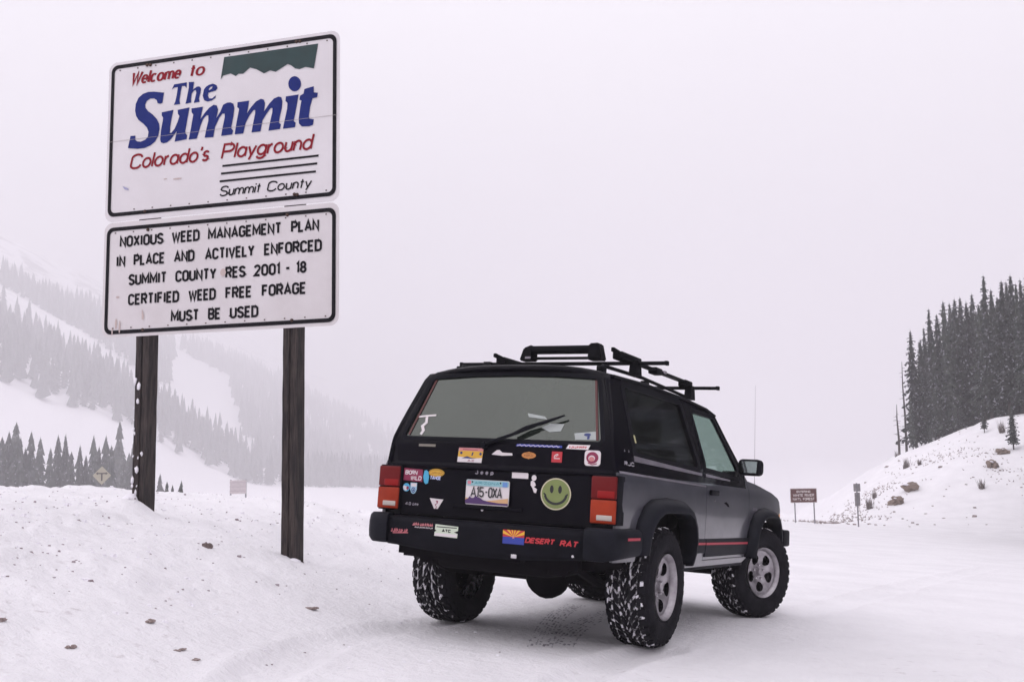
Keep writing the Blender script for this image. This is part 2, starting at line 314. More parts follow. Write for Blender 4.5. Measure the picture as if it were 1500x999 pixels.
def height(x, y):
    x = np.asarray(x, float); y = np.asarray(y, float)
    D = np.hypot(x, y); base = PA*(x-CX)+PB*(y-CY)
    # far away the broad slope eases off
    far = sstep(90, 260, D)
    u = np.maximum(-x-.6+.12*(y-9), 0)
    bank = .62*(1-np.exp(-(u/1.9)**1.6))*sstep(-2, 3.5, y)
    ang = -x/np.maximum(np.abs(y), 1)
    wl = sstep(.02, .22, ang)*(y > 0)+(y <= 0)*(x < 0)*.0
    fall = wl*.075*splus(D-17.5, 1.2)+(1-wl)*.02*splus(D-20, 4)*sstep(.25, .05, x/np.maximum(y, 1))
    z = base+bank-fall+ .33*sstep(22, 58, D)*sstep(.05, .3, x/np.maximum(y, 1))
    z = z*(1-far)+far*np.clip(z, -30, -7)
    # cut bank and wooded knoll on the right
    nx = x-1.5*fbm(x, y, 14, 2)
    t1 = sstep(57, 96, y+.12*x+5*fbm(x, y, 22, 3))
    s = nx-(3.0+.262*y)
    hill = 13.2*(1-np.exp(-np.maximum(s, 0)/12.5))*t1+ .9*fbm(x, y, 6, 4)*sstep(0, 9, s)*t1*(1-sstep(100, 140, y)*.5)
    hill = hill*(1-.25*sstep(110, 170, y))
    z = z+hill*sstep(40, 60, y)
    # valley floor then the mountainside on the left
    K = 2.6; xs, ys = x/K, y/K
    zm = -10.5+.60*(-72-xs+.035*(ys-200))+9*fbm(xs+60, ys, 90, 4)+2.0*fbm(xs, ys, 17, 3)
    zm = 1.22+K*(zm-1.22)
    zm = np.where(zm > 320, 320+(zm-320)*.1, zm)
    ridge = 1
    m = sstep(280, 430, y-.12*x)*ridge
    zf = -13.5-.012*np.maximum(D-190, 0)
    lf_ = wl*sstep(110, 190, D)
    z = z*(1-lf_)+lf_*(zf+.6*fbm(x, y, 25, 3))
    zz = splus(zm-z, 5)
    z = z+zz*m*(x < 60)
    # texture of the snow
    cardist = np.exp(-(((x-CX-.6)**2+(y-CY-1.0)**2)/9.0))
    rough = (.3+.9*sstep(.2, 1.6, u))
    z = z+(.045*fbm(x, y, .9, 4, .55)+.030*fbm(x, y, .30, 4, .6)*(D < 25)+.075*np.maximum(fbm(x+3, y-8, .55, 3, .6), .06)*(D < 25)+.05*fbm(x+5, y*1.4, 2.7, 3))*rough*sstep(60, 25, D)*(1-.75*cardist)*(1-.75*sstep(.0, 4, x-.6))
    z = z+.30*fbm(x, y, 9, 3)*sstep(14, 40, D)*sstep(0.0, 5, D-8)*(1-.8*sstep(.05, .3, x/np.maximum(y, 1)))
    # ruts the wheels pressed in the thin snow
    if np.ndim(x) == 0 or True:
        rut = np.zeros_like(z)
        for P, wd, dp in RUTS:
            xs_ = P[:, 0]; ys_ = P[:, 1]; near = (x > xs_.min()-1) & (x < xs_.max()+1) & (y > ys_.min()-1) & (y < ys_.max()+1)
            if np.any(near):
                xn = np.atleast_1d(x)[np.atleast_1d(near)]; yn = np.atleast_1d(y)[np.atleast_1d(near)]
                d = np.full(xn.shape, 9.0)
                for a, b in zip(xs_, ys_): d = np.minimum(d, np.hypot(xn-a, yn-b))
                v = -dp*np.exp(-(d/wd)**4)+dp*.5*np.exp(-((d-wd*1.35)/(wd*.3))**2)+dp*.35*np.exp(-(d/wd)**4)*vnoise(xn*23, yn*23)
                rr = np.atleast_1d(rut).astype(float); rr[np.atleast_1d(near)] += v; rut = rr.reshape(np.shape(z))
        z = z+rut
    # drift round the left post, dips by the right post
    z = z+.13*np.exp(-((x+3.45)**2+(y-9.25)**2)/.05)
    return z
def gz(x, y): return float(height(x, y))

def polar_ground():
    a1 = np.radians(np.arange(-33, 33.01, .14)); a2 = np.radians(np.arange(37, 324, 6.0))
    az = np.concatenate([a1, a2]); 
    r = [0.6]
    while r[-1] < 2800: r.append(r[-1]*(1.0125 if r[-1] < 170 else 1.02)+.002)
    r = np.array(r); A, Rr = np.meshgrid(az, r)
    X = Rr*np.sin(A); Y = Rr*np.cos(A); Z = height(X, Y)
    na, nr = len(az), len(r)
    co = np.stack([X, Y, Z], -1).reshape(-1, 3)
    co = np.vstack([co, [[0, 0, gz(0, 0)]]])
    i = np.arange(nr-1)[:, None]*na; j = np.arange(na)[None, :]; j2 = (j+1) % na
    q = np.stack([i+j, i+na+j, i+na+j2, i+j2], -1).reshape(-1, 4)[:, ::-1]
    cen = len(co)-1
    tri = np.stack([np.full(na, cen), (np.arange(na)+1) % na, np.arange(na)], -1)
    me = bpy.data.meshes.new('snow_ground')
    me.vertices.add(len(co)); me.vertices.foreach_set('co', co.ravel())
    loops = np.concatenate([q.ravel(), tri.ravel()]); me.loops.add(len(loops)); me.loops.foreach_set('vertex_index', loops)
    tot = np.concatenate([np.full(len(q), 4), np.full(len(tri), 3)]); st = np.concatenate([[0], np.cumsum(tot)[:-1]])
    me.polygons.add(len(tot)); me.polygons.foreach_set('loop_start', st); me.polygons.foreach_set('use_smooth', np.ones(len(tot), bool))
    me.update(); me.validate()
    return me

def snow_material():
    m = bpy.data.materials.new('snow'); m.use_nodes = True; n = m.node_tree; b = n.nodes['Principled BSDF']
    b.inputs['Roughness'].default_value = .75; b.inputs['Specular IOR Level'].default_value = .25
    tcn = n.nodes.new('ShaderNodeTexCoord')
    def noise(scale, det=5, ro=.6):
        t = n.nodes.new('ShaderNodeTexNoise'); t.inputs['Scale'].default_value = scale; t.inputs['Detail'].default_value = det; t.inputs['Roughness'].default_value = ro
        n.links.new(tcn.outputs['Object'], t.inputs['Vector']); return t
    def ramp(src, p0, p1, c0, c1):
        r = n.nodes.new('ShaderNodeValToRGB'); r.color_ramp.elements[0].position = p0; r.color_ramp.elements[1].position = p1
        r.color_ramp.elements[0].color = c0; r.color_ramp.elements[1].color = c1; n.links.new(src, r.inputs['Fac']); return r
    base = ramp(noise(.8, 8, .6).outputs['Fac'], .3, .7, (.79, .775, .80, 1), (.88, .865, .89, 1))
    # a little grit worked into the snow
    g1 = ramp(noise(11, 5, .6).outputs['Fac'], .60, .72, (0, 0, 0, 1), (1, 1, 1, 1))
    g2 = ramp(noise(.5, 3, .5).outputs['Fac'], .46, .62, (0, 0, 0, 1), (1, 1, 1, 1))
    mu = n.nodes.new('ShaderNodeMath'); mu.operation = 'MULTIPLY'; n.links.new(g1.outputs[0], mu.inputs[0]); n.links.new(g2.outputs[0], mu.inputs[1])
    mu2 = n.nodes.new('ShaderNodeMath'); mu2.operation = 'MULTIPLY'; n.links.new(mu.outputs[0], mu2.inputs[0]); mu2.inputs[1].default_value = .40
    mx_ = n.nodes.new('ShaderNodeMix'); mx_.data_type = 'RGBA'; n.links.new(mu2.outputs[0], mx_.inputs[0]); n.links.new(base.outputs[0], mx_.inputs[6]); mx_.inputs[7].default_value = (.36, .30, .31, 1)
    # bare rock on the steep upper mountain
    tr = n.nodes.new('ShaderNodeTexNoise'); tr.inputs['Scale'].default_value = .022; tr.inputs['Detail'].default_value = 9; tr.inputs['Roughness'].default_value = .68; n.links.new(tcn.outputs['Object'], tr.inputs['Vector'])
    rk = ramp(tr.outputs['Fac'], .49, .57, (0, 0, 0, 1), (1, 1, 1, 1))
    sz = n.nodes.new('ShaderNodeSeparateXYZ'); n.links.new(tcn.outputs['Object'], sz.inputs[0])
    mz = n.nodes.new('ShaderNodeMapRange'); mz.inputs[1].default_value = 135; mz.inputs[2].default_value = 185; mz.inputs[3].default_value = 0; mz.inputs[4].default_value = .8; n.links.new(sz.outputs['Z'], mz.inputs[0])
    mk = n.nodes.new('ShaderNodeMath'); mk.operation = 'MULTIPLY'; n.links.new(rk.outputs[0], mk.inputs[0]); n.links.new(mz.outputs[0], mk.inputs[1])
    mr_ = n.nodes.new('ShaderNodeMix'); mr_.data_type = 'RGBA'; n.links.new(mk.outputs[0], mr_.inputs[0]); n.links.new(mx_.outputs[2], mr_.inputs[6]); mr_.inputs[7].default_value = (.16, .14, .14, 1)
    n.links.new(mr_.outputs[2], b.inputs['Base Color'])
    b1 = n.nodes.new('ShaderNodeBump'); b1.inputs['Strength'].default_value = .8; b1.inputs['Distance'].default_value = .05
    n.links.new(noise(9, 8, .65).outputs['Fac'], b1.inputs['Height'])
    b2 = n.nodes.new('ShaderNodeBump'); b2.inputs['Strength'].default_value = .35; b2.inputs['Distance'].default_value = .01
    n.links.new(noise(70, 4, .6).outputs['Fac'], b2.inputs['Height']); n.links.new(b1.outputs[0], b2.inputs['Normal']); n.links.new(b2.outputs[0], b.inputs['Normal'])
    return m
SNOW = snow_material()
ground = link('snow_ground', polar_ground(), SNOW); tag(ground, kind='structure')
SNOWP = mat('fresh_snow', (.86, .84, .885), .8, spec=.2, bump=.5, bscale=30)

# ------------------------------------------------------------------ haze: one closed box of even air, under the cloud deck
def make_haze(density=.0032):
    bm = bmesh.new(); add_box(bm, (-3000, -3000, -110), (3000, 3000, 385))
    hz = obj('haze', bm, None); m = bpy.data.materials.new('haze'); m.use_nodes = True; n = m.node_tree; n.nodes.clear()
    o = n.nodes.new('ShaderNodeOutputMaterial'); v = n.nodes.new('ShaderNodeVolumePrincipled')
    v.inputs['Color'].default_value = (.87, .855, .88, 1); v.inputs['Density'].default_value = density; v.inputs['Anisotropy'].default_value = 0.2
    n.links.new(v.outputs[0], o.inputs['Volume']); hz.data.materials.append(m); tag(hz, kind='stuff'); hz.display_type = 'WIRE'
    return hz
HAZE = .0014
if HAZE: make_haze(HAZE)
# ------------------------------------------------------------------ conifers
BARK = mat('bark', (.055, .042, .038), .95, var=.4, bump=.5)
def foliage_mat(name, c1, c2, snow):
    m = bpy.data.materials.new(name); m.use_nodes = True; n = m.node_tree; b = n.nodes['Principled BSDF']
    b.inputs['Roughness'].default_value = .85; b.inputs['Specular IOR Level'].default_value = .1
    tcn = n.nodes.new('ShaderNodeTexCoord')
    t = n.nodes.new('ShaderNodeTexNoise'); t.inputs['Scale'].default_value = .9; n.links.new(tcn.outputs['Object'], t.inputs['Vector'])
    r = n.nodes.new('ShaderNodeValToRGB'); r.color_ramp.elements[0].color = (*c1, 1); r.color_ramp.elements[1].color = (*c2, 1); r.color_ramp.elements[0].position = .35; r.color_ramp.elements[1].position = .65
    n.links.new(t.outputs['Fac'], r.inputs['Fac'])
    t2 = n.nodes.new('ShaderNodeTexNoise'); t2.inputs['Scale'].default_value = 2.6; t2.inputs['Detail'].default_value = 3; n.links.new(tcn.outputs['Object'], t2.inputs['Vector'])
    r2 = n.nodes.new('ShaderNodeValToRGB'); r2.color_ramp.elements[0].position = .66-snow; r2.color_ramp.elements[1].position = .72-snow
    r2.color_ramp.elements[0].color = (0, 0, 0, 1); r2.color_ramp.elements[1].color = (1, 1, 1, 1)
    n.links.new(t2.outputs['Fac'], r2.inputs['Fac'])
    mx_ = n.nodes.new('ShaderNodeMix'); mx_.data_type = 'RGBA'; n.links.new(r2.outputs[0], mx_.inputs[0]); n.links.new(r.outputs[0], mx_.inputs[6]); mx_.inputs[7].default_value = (.42, .41, .46, 1)
    # each tree a little lighter or darker, frost dusting in soft patches
    oi = n.nodes.new('ShaderNodeObjectInfo'); mr = n.nodes.new('ShaderNodeMapRange'); mr.inputs[3].default_value = .45; mr.inputs[4].default_value = 1.7; n.links.new(oi.outputs['Random'], mr.inputs[0])
    hs = n.nodes.new('ShaderNodeHueSaturation'); n.links.new(mr.outputs[0], hs.inputs['Value']); n.links.new(r.outputs[0], hs.inputs['Color']); n.links.new(hs.outputs[0], mx_.inputs[6])
    t3 = n.nodes.new('ShaderNodeTexNoise'); t3.inputs['Scale'].default_value = 1.3; t3.inputs['Detail'].default_value = 8; t3.inputs['Roughness'].default_value = .7; n.links.new(tcn.outputs['Object'], t3.inputs['Vector'])
    r3 = n.nodes.new('ShaderNodeValToRGB'); r3.color_ramp.elements[0].position = .48; r3.color_ramp.elements[1].position = .74; r3.color_ramp.elements[0].color = (0, 0, 0, 1); r3.color_ramp.elements[1].color = (.6, .6, .6, 1)
    n.links.new(t3.outputs['Fac'], r3.inputs['Fac']); m4 = n.nodes.new('ShaderNodeMix'); m4.data_type = 'RGBA'; n.links.new(r3.outputs[0], m4.inputs[0]); n.links.new(mx_.outputs[2], m4.inputs[6]); m4.inputs[7].default_value = (.24, .235, .26, 1)
    n.links.new(m4.outputs[2], b.inputs['Base Color'])
    return m
FOL = foliage_mat('spruce_needles', (.022, .030, .026), (.050, .058, .046), .06)
FOLF = foliage_mat('far_spruce_needles', (.022, .030, .026), (.05, .056, .048), .02)

def conifer_mesh(name, H, Rr, seed, whorls, per, lower=.06, fine=True, lean=0, ragged=.35):
    r = random.Random(seed); V = []; F = []
    ph = r.random()*6
    for w_ in range(whorls):
        t = (w_+r.random()*.6)/whorls; z = H*(lower+(1-lower)*t)
        rr = Rr*((1-t)**.62)*(.72+.28*math.sin(w_*1.7+ph))+.10
        k = per if t < .8 else max(3, per-2)
        for b in range(k):
            a = ph+2*math.pi*(b+r.random()*.8)/k+w_*1.1
            L = rr*(1-ragged*r.random())*(1.25 if r.random() < .08 else 1)
            if r.random() < .08: continue
            dx, dy = math.cos(a), math.sin(a); px, py = -dy, dx
            dr = .18+.34*(1-t)+.1*r.random(); wd = (.17+.17*L)*(.8+.4*r.random())
            segs = 3 if fine else 1
            base = len(V); z0 = z+r.uniform(-.1, .1)
            # drooping bough: a spine with side sprays that hang and jut unevenly
            for s in range(segs+1):
                q = s/segs; x = q*L; zz = z0+.10*L*q-dr*L*q*q
                V.append((dx*x, dy*x, zz))
            for s in range(segs):
                for sd in (-1, 1):
                    for rep in range(2 if fine else 1):
                        q = (s+.35+.4*rep*r.random())/segs; i0 = base+s; i1 = base+s+1
                        x = q*L+.12*L; ww = wd*(1-.55*q)*(.6+.8*r.random()); drop = (.12+.25*r.random())*ww+.05
                        zz = z0+.10*L*q-dr*L*q*q-drop
                        V.append((dx*x+px*sd*ww, dy*x+py*sd*ww, zz)); F.append((i0, i1, len(V)-1))
            V.append((dx*(L*1.1), dy*(L*1.1), z0-dr*L-.03)); F.append((base+segs, base+segs-1, len(V)-1)) if False else None
            if fine:   # hanging curtain under the bough
                for s in range(segs):
                    q = (s+.5)/segs; x = q*L
                    V.append((dx*x+r.uniform(-.05, .05), dy*x+r.uniform(-.05, .05), z0-dr*L*q*q-(.12+.16*r.random())*min(1, L))); F.append((base+s, base+s+1, len(V)-1))
    # the dense inner mass of foliage: ragged skirts one above the other
    nt_ = 16 if fine else 11
    for w_ in range(nt_):
        t = w_/nt_; zt = H*(lower+(1-lower)*min(1.0, t+1.9/nt_)); zb = H*(lower+(1-lower)*t)-.1; rr = Rr*((1-t)**.8)*(.55 if fine else 1.0)+.05; b0 = len(V); k = 13
        V.append((r.uniform(-.05, .05), r.uniform(-.05, .05), zt)); a0 = r.random()*6
        for q in range(k):
            a = a0+2*math.pi*q/k; jr = rr*(r.uniform(.75, 1.25) if q % 2 else r.uniform(.35, .75)); V.append((jr*math.cos(a), jr*math.sin(a), zb+(.0 if q % 2 else .30)*rr+r.uniform(-.12, .12)))
        for q in range(k): F.append((b0, b0+1+q, b0+1+(q+1) % k))
    # leader
    for k in range(3):
        a = k*2.1; V += [(0, 0, H*1.02), (.07*math.cos(a), .07*math.sin(a), H*.9), (.07*math.cos(a+1), .07*math.sin(a+1), H*.92)]
        n0 = len(V); F.append((n0-3, n0-2, n0-1))
    me = bpy.data.meshes.new(name); me.from_pydata(V, [], F); me.update()
    return me
def trunk_mesh(H, r0, seed, n=6):
    r = random.Random(seed); bm = bmesh.new()
    pts = [(r.uniform(-.03, .03)*i, r.uniform(-.03, .03)*i, -.6+(H+.4)*i/4) for i in range(5)]
    add_tube(bm, pts, [r0*(1-.93*i/4) for i in range(5)], n)
    me = bpy.data.meshes.new('trunk'); bm.to_mesh(me); bm.free(); return me

def tree_kit(n, H, Rr, whorls, per, fm, seed, fine=True, lower=(.04, .16)):
    kit = []
    for k in range(n):
        r = random.Random(seed+k)
        cm = conifer_mesh('crown', H, Rr*r.uniform(.8, 1.15), seed+k, whorls, per, r.uniform(*lower), fine); cm.materials.append(fm)
        tm = trunk_mesh(H, .17*H/13, seed+k); tm.materials.append(BARK); kit.append((cm, tm))
    return kit
NEAR = tree_kit(7, 13, 1.75, 38, 8, FOL, 100)
MID = tree_kit(6, 12, 1.75, 27, 9, FOLF, 300, False, (.01, .05))
FARK = tree_kit(4, 11, 1.8, 14, 6, FOLF, 500, False, (.02, .05))
def plant(kit, x, y, sc_, label, group, name='spruce_tree', sink=0, wide=1):
    cm, tm = rng.choice(kit)
    e = empty(name, (x, y, gz(x, y)-sink), rng.random()*6.28)
    e.scale = (sc_*wide, sc_*wide, sc_); tag(e, label, 'tree', group)
    link('crown', cm, None, e); link('trunk', tm, None, e)
    return e
def at(px, D, dz=0):
    """ground point in the direction of column px at distance D ahead (used to plan positions)"""
    x = (px-750)/1500*D; return x, D

# wood on the knoll, right
def lerp_top(px): return float(np.interp(px, [1330, 1337, 1366, 1400, 1450, 1500, 1560], [560, 500, 465, 445, 430, 415, 410]))
gR = 'spruces of the wood on the snowy knoll to the right'
stand = []
edge = [(1331, 98, 8.2), (1338, 102, 12.6), (1349, 106, 10.8), (1364, 103, 15.0), (1358, 112, 12.5), (1375, 108, 12.0), (1386, 100, 15.2), (1392, 112, 15.5), (1399, 104, 14.2),
        (1405, 113, 16), (1413, 100, 15.6), (1421, 108, 15.6), (1431, 97, 15.0), (1437, 110, 15), (1450, 92, 17.2), (1444, 104, 15.2), (1459, 101, 15.5), (1466, 94, 14), (1475, 90, 15.9), (1482, 98, 17.5), (1489, 92, 16.2), (1497, 86, 16.6),
        (1505, 92, 17.5), (1512, 86, 16), (1522, 92, 17), (1534, 88, 16.5), (1545, 95, 17)]
edge = [(1332, 98, 578), (1337, 102, 483), (1349, 106, 500), (1366, 101, 452), (1357, 112, 480), (1377, 108, 460), (1388, 100, 441), (1397, 110, 444), (1405, 104, 437),
        (1413, 112, 436), (1422, 100, 442), (1431, 106, 431), (1440, 97, 446), (1445, 108, 440), (1450, 92, 403), (1442, 104, 452), (1460, 101, 424), (1468, 94, 436), (1476, 90, 411), (1483, 98, 413), (1490, 92, 403), (1497, 88, 416),
        (1504, 92, 410), (1512, 86, 405), (1522, 92, 408), (1534, 88, 404), (1545, 95, 400)]
for i, (px, D, ty) in enumerate(edge):
    x, y = at(px, D); H = CAM.z+(655.5-ty)/1500*D-gz(x, y)
    lb = {0: 'short spruce at the left edge of the wood on the right knoll', 1: 'slim spruce, the leftmost tall one of the wood on the knoll', 3: 'spruce whose pointed top stands clear near the left end of the wood',
          14: 'tallest spruce with a thin ragged top above the wood on the right knoll'}.get(i, 'dark spruce dusted with snow in the dense wood on the knoll at right')
    plant(NEAR, x, y, H/13, lb, gR, wide=.92)
for k in range(52):
    px = rng.uniform(1345, 1560); D = rng.uniform(98, 128); x, y = at(px, D)
    H = (CAM.z+(655.5-lerp_top(px)-rng.uniform(4, 40))/1500*D-gz(x, y))
    plant(NEAR, x, y, float(H)/13, 'dark spruce dusted with snow in the dense wood on the knoll at right', gR, wide=.9)
# the wood goes on beyond the right edge of the picture; the car's flank mirrors it
def side_wood():
    V = []; F = []; r = random.Random(77); n = 0
    for k in range(300):
        a = rad(r.uniform(33, 86)); D = r.uniform(42, 80); x, y = D*math.sin(a), D*math.cos(a); z = gz(x, y); me = FARK[k % 4][0]; s = r.uniform(1.5, 2.2); w_ = s*1.5; q = r.random()*6
        co = np.empty(len(me.vertices)*3); me.vertices.foreach_get('co', co); co = co.reshape(-1, 3); c, d = math.cos(q)*w_, math.sin(q)*w_
        V.append(np.stack([x+co[:, 0]*c-co[:, 1]*d, y+co[:, 0]*d+co[:, 1]*c, z+co[:, 2]*s], -1)); F += [tuple(i+n for i in p.vertices) for p in me.polygons]; n += len(co)
    me = bpy.data.meshes.new('side_wood'); me.from_pydata(np.concatenate(V).tolist(), [], F); me.update()
    tag(link('side_wood', me, FOLF), 'the wood going on beyond the right edge, mirrored in the car windows', None, None, 'stuff')
side_wood()
# small spruces at the foot of the wood
for i, (px, D, H, lb) in enumerate([(1437, 84, 2.2, 'small spruce on the bank edge left of the young spruce below the wood'), (1478, 78, 3.4, 'young spruce with snow on its boughs below the right end of the wood'), (1400, 90, 2.0, 'small spruce at the foot of the middle of the wood'), (1358, 96, 1.8, 'smallest spruce at the foot of the left end of the wood')]):
    x, y = at(px, D); plant(NEAR, x, y, H/13, lb, 'young spruces at the foot of the wood', wide=1.3)
# bare snags left of the wood
def snag(px, D, H, lb):
    x, y = at(px, D); e = empty('dead_tree', (x, y, gz(x, y)-.1)); tag(e, lb, 'tree', 'bare dead trunks left of the wood')
    tube('trunk', [(0, 0, -.3), (.05, 0, H*.4), (-.03, 0, H*.75), (.02, 0, H)], [.13, .1, .06, .02], BARK, e, 6)
    bm = bmesh.new(); r = random.Random(int(px))
    for k in range(26):
        z = H*(.25+.7*r.random()); a = r.random()*6.28; L = .25+.35*r.random()*(1-z/H)+.1
        add_tube(bm, [(0, 0, z), (L*math.cos(a), L*math.sin(a), z-.1*r.random())], [.02, .008], 4)
    obj('twigs', bm, BARK, e)
snag(1311, 100, 5.6, 'bare dead trunk standing alone left of the wood')
snag(1322, 104, 9.5, 'taller bare snag against the left edge of the wood')

# left: valley trees (row A), sorted along the crest of the bank
gA = 'spruces in the valley beyond the snow bank on the left'
rowA = [(4, 640), (14, 632), (24, 618), (31, 640), (39, 655), (47, 632), (60, 640), (75, 655), (86, 636), (97, 635), (106, 660), (118, 650), (127, 665), (138, 636), (146, 652), (156, 636), (164, 650), (175, 615), (184, 668), (196, 645), (190, 660), (203, 664), (212, 672), (236, 690)]
for i, (px, ty) in enumerate(rowA):
    D = 205+rng.uniform(-12, 14) if px < 165 else 236+rng.uniform(-8, 12)
    x, y = at(px, D); top = CAM.z+(675-.028*px-ty)/1500*D; H = top-gz(x, y)
    lb = 'grey-green spruce in the valley beyond the snow bank at far left'
    if i == 17: lb = 'tall pale spruce just left of the left sign post'; D = 265; x, y = at(px, D); H = CAM.z+(670-ty)/1500*D-gz(x, y)
    if i == 18: lb = 'slim spruce standing beside the left sign post, right of the yellow diamond sign'
    if i == 2: lb = 'tallest spruce of the clump at the left edge of the picture'
    plant(FARK, x, y, H/11, lb, gA, wide=.95)
for k in range(34):
    px = rng.uniform(-40, 172); D = rng.uniform(205, 250); x, y = at(px, D)
    gap = .45 if (60 < px < 120) else 1
    plant(FARK, x, y, rng.uniform(10, 15)*gap**.6/11, 'grey-green spruce in the valley beyond the snow bank at far left', gA, wide=rng.uniform(.8, 1.15))
gS = 'little spruces in the gap between the two sign posts'
for px, ty, D, lb in [(246, 704, 92, 'bushy little spruce just right of the left sign post'), (254, 709, 95, 'tiny spruce between two others right of the left sign post'), (267, 703, 96, 'slim little spruce standing apart between the two sign posts')]:
    x, y = at(px, D); H = max(1.2, CAM.z+(671-ty)/1500*D-gz(x, y)); plant(FARK, x, y, H/11, lb, gS, wide=.9)
# mountainside forest, band B and the far band C
def inside(x, y, P):
    c = False; n = len(P)
    for i in range(n):
        (x1, y1), (x2, y2) = P[i], P[(i+1) % n]
        if (y1 > y) != (y2 > y) and x < (x2-x1)*(y-y1)/(y2-y1)+x1: c = not c
    return c
BP = [(a*2.6, b*2.6) for a, b in [(-150, 222), (-104, 258), (-78, 276), (-52, 290), (-40, 330), (-60, 345), (-88, 322), (-118, 330), (-150, 330), (-200, 345), (-240, 330)]]
nb = 0; tries = 0
while nb < 200 and tries < 12000:
    tries += 1; x = rng.uniform(-620, -95); y = rng.uniform(570, 910)
    if not inside(x, y, BP) or x/y < -.53: continue
    plant(FARK, x, y, rng.uniform(1.6, 2.6), 'hazy spruce in the forest band across the left mountainside', 'spruces of the forest band on the mountainside'); nb += 1
def far_wood():
    """the far forest, faded by the air: one mass"""
    V = []; F = []; r = random.Random(5); n = 0; pts = []
    for k in range(26000):
        y = r.uniform(585, 1900); x = -y*r.uniform(-.05, .52)
        ib = inside(x, y, BP)
        if y < 995 and not ib: 
            if not (x > -.25*y and x < -.08*y and y > 823): continue
        if y >= 995:
            s = x+.30*y      # snow slide between the bands, and open ground above the tree line
            if -36 < s+.02*(y-1040) < 36 and y < 1350: continue
            if r.random() > .75: continue
        if not ib and r.random() > 1-float(sstep(-.13, .06, np.array(x/y))): continue
        pts.append((x, y, ib))
    P = np.array([(a, b) for a, b, c in pts]); Z = height(P[:, 0], P[:, 1]); keep = 0
    for (x, y, ib), z in zip(pts, Z):
        if z > 162+26*math.sin(x*.02): continue
        if ib and r.random() < .72: continue
        keep += 1
        if keep > 4200: break
        H = r.uniform(16, 28); R_ = H*.16; a0 = r.random()*6
        for (lo, hi, rr) in ((.05, .5, 1), (.3, .78, .72), (.58, 1.03, .45)):
            b = len(V); V.append((x, y, z+H*hi))
            for q in range(5):
                a = a0+q*1.257; jr = R_*rr*r.uniform(.7, 1.25)
                V.append((x+jr*math.cos(a), y+jr*math.sin(a), z+H*(lo+r.uniform(-.05, .05))))
            for q in range(5): F.append((b, b+1+q, b+1+(q+1) % 5))
    me = bpy.data.meshes.new('far_forest'); me.from_pydata(V, [], F); me.update()
    o = link('far_forest', me, FOLF); tag(o, 'far hazy conifer forest covering the lower mountainside', None, None, 'stuff')
far_wood()

# ------------------------------------------------------------------ rocks, tufts and litter
ROCK = mat('brown_rock', (.15, .11, .085), .9, col2=(.26, .20, .165), vscale=3, bump=.8, bscale=6)
DIRT = mat('frozen_dirt', (.10, .075, .07), .95, col2=(.2, .16, .15), vscale=20, bump=.6, bscale=30)
PALEB = mat('pale_brush', (.20, .15, .13), .95, col2=(.42, .36, .35), vscale=2)
GRIT = mat('grey_grit', (.24, .19, .20), .95, col2=(.42, .37, .39), vscale=3)
TWIG = mat('dry_brush', (.19, .155, .145), .95, var=.3)
def blob(seed, sx, sy, sz, n=2, rough=.55):
    bm = bmesh.new(); bmesh.ops.create_icosphere(bm, subdivisions=n, radius=1)
    for v in bm.verts:
        p = v.co.copy(); f = 1+rough*mnoise.noise(p*1.3+Vector((seed*3.7, seed, 0)))+rough*.5*mnoise.noise(p*3.1+Vector((seed, 0, seed*2)))
        v.co = Vector((p.x*sx*f, p.y*sy*f, p.z*sz*f))
    return bm
def rockat(px, D, sx, sy, sz, lb, name='rock', m=None, up=.2, cat='rock', group=None, cap=True):
    x, y = at(px, D); z = gz(x, y)
    e = empty(name, (x, y, z+sz*up), rng.random()*3); tag(e, lb, cat, group)
    o = obj('stone' if cat == 'rock' else 'clod', blob(int(px*7+D), sx, sy, sz, 3, .9), m or ROCK, e)
    if cap:
        c = obj('snow_cap', blob(int(px*7+D)+5, sx*.62, sy*.7, sz*.22, 3), SNOWP, e, True); c.location = (sx*.2, sy*.25, sz*.66)
    return e
gK = 'brown rocks showing through the snow of the right bank'
rockat(1303, 71, .34, .45, .34, 'lower left of the two joined brown rocks low on the snowy right bank', group=gK, up=.5)
rockat(1323, 73, .55, .35, .36, 'upper right of the two joined brown rocks low on the snowy right bank', group=gK, up=.6)
rockat(1446, 74, .40, .3, .34, 'left brown rock of the pair high on the right bank', group=gK, up=.5)
rockat(1463, 77, .62, .3, .22, 'flat right brown rock of the pair high on the right bank', group=gK, up=.6)
def tuft(px, D, h, lb):
    x, y = at(px, D); bm = bmesh.new(); r = random.Random(int(px))
    for k in range(60):
        a = r.random()*6.28; L = h*(.5+.6*r.random()); s = .5*r.random(); p0 = Vector((.35*h*(r.random()-.5), .35*h*(r.random()-.5), -.1))
        p1 = p0+Vector((math.cos(a)*s*L, math.sin(a)*s*L, L)); d = Vector((-math.sin(a), math.cos(a), 0))*.035
        f = [bm.verts.new(q) for q in (p0-d, p0+d, p1)]; bm.faces.new(f)
    o = obj('brush_tuft', bm, TWIG); o.location = (x, y, gz(x, y)); tag(o, lb, 'shrub', 'dry brush on the right bank')
tuft(1264, 72, .95, 'dry brush tuft right of the small grey sign on the right bank')
tuft(1272, 75, .6, 'smaller tuft at the right foot of the brush near the small grey sign')
tuft(1320, 84, 1.0, 'bushy dry tuft above the joined brown rocks on the right bank')
tuft(1308, 93, .9, 'thin upright tuft near the skyline of the right bank')
tuft(1340, 82, .6, 'low brush tuft up and right of the joined brown rocks')
tuft(1463, 82, 1.1, 'large dry tuft just above the pair of rocks high on the bank')
tuft(1402, 92, .7, 'dark tuft in the open snow below the middle of the wood')
tuft(1428, 70, .8, 'pale brush low on the right bank below the pair of rocks')
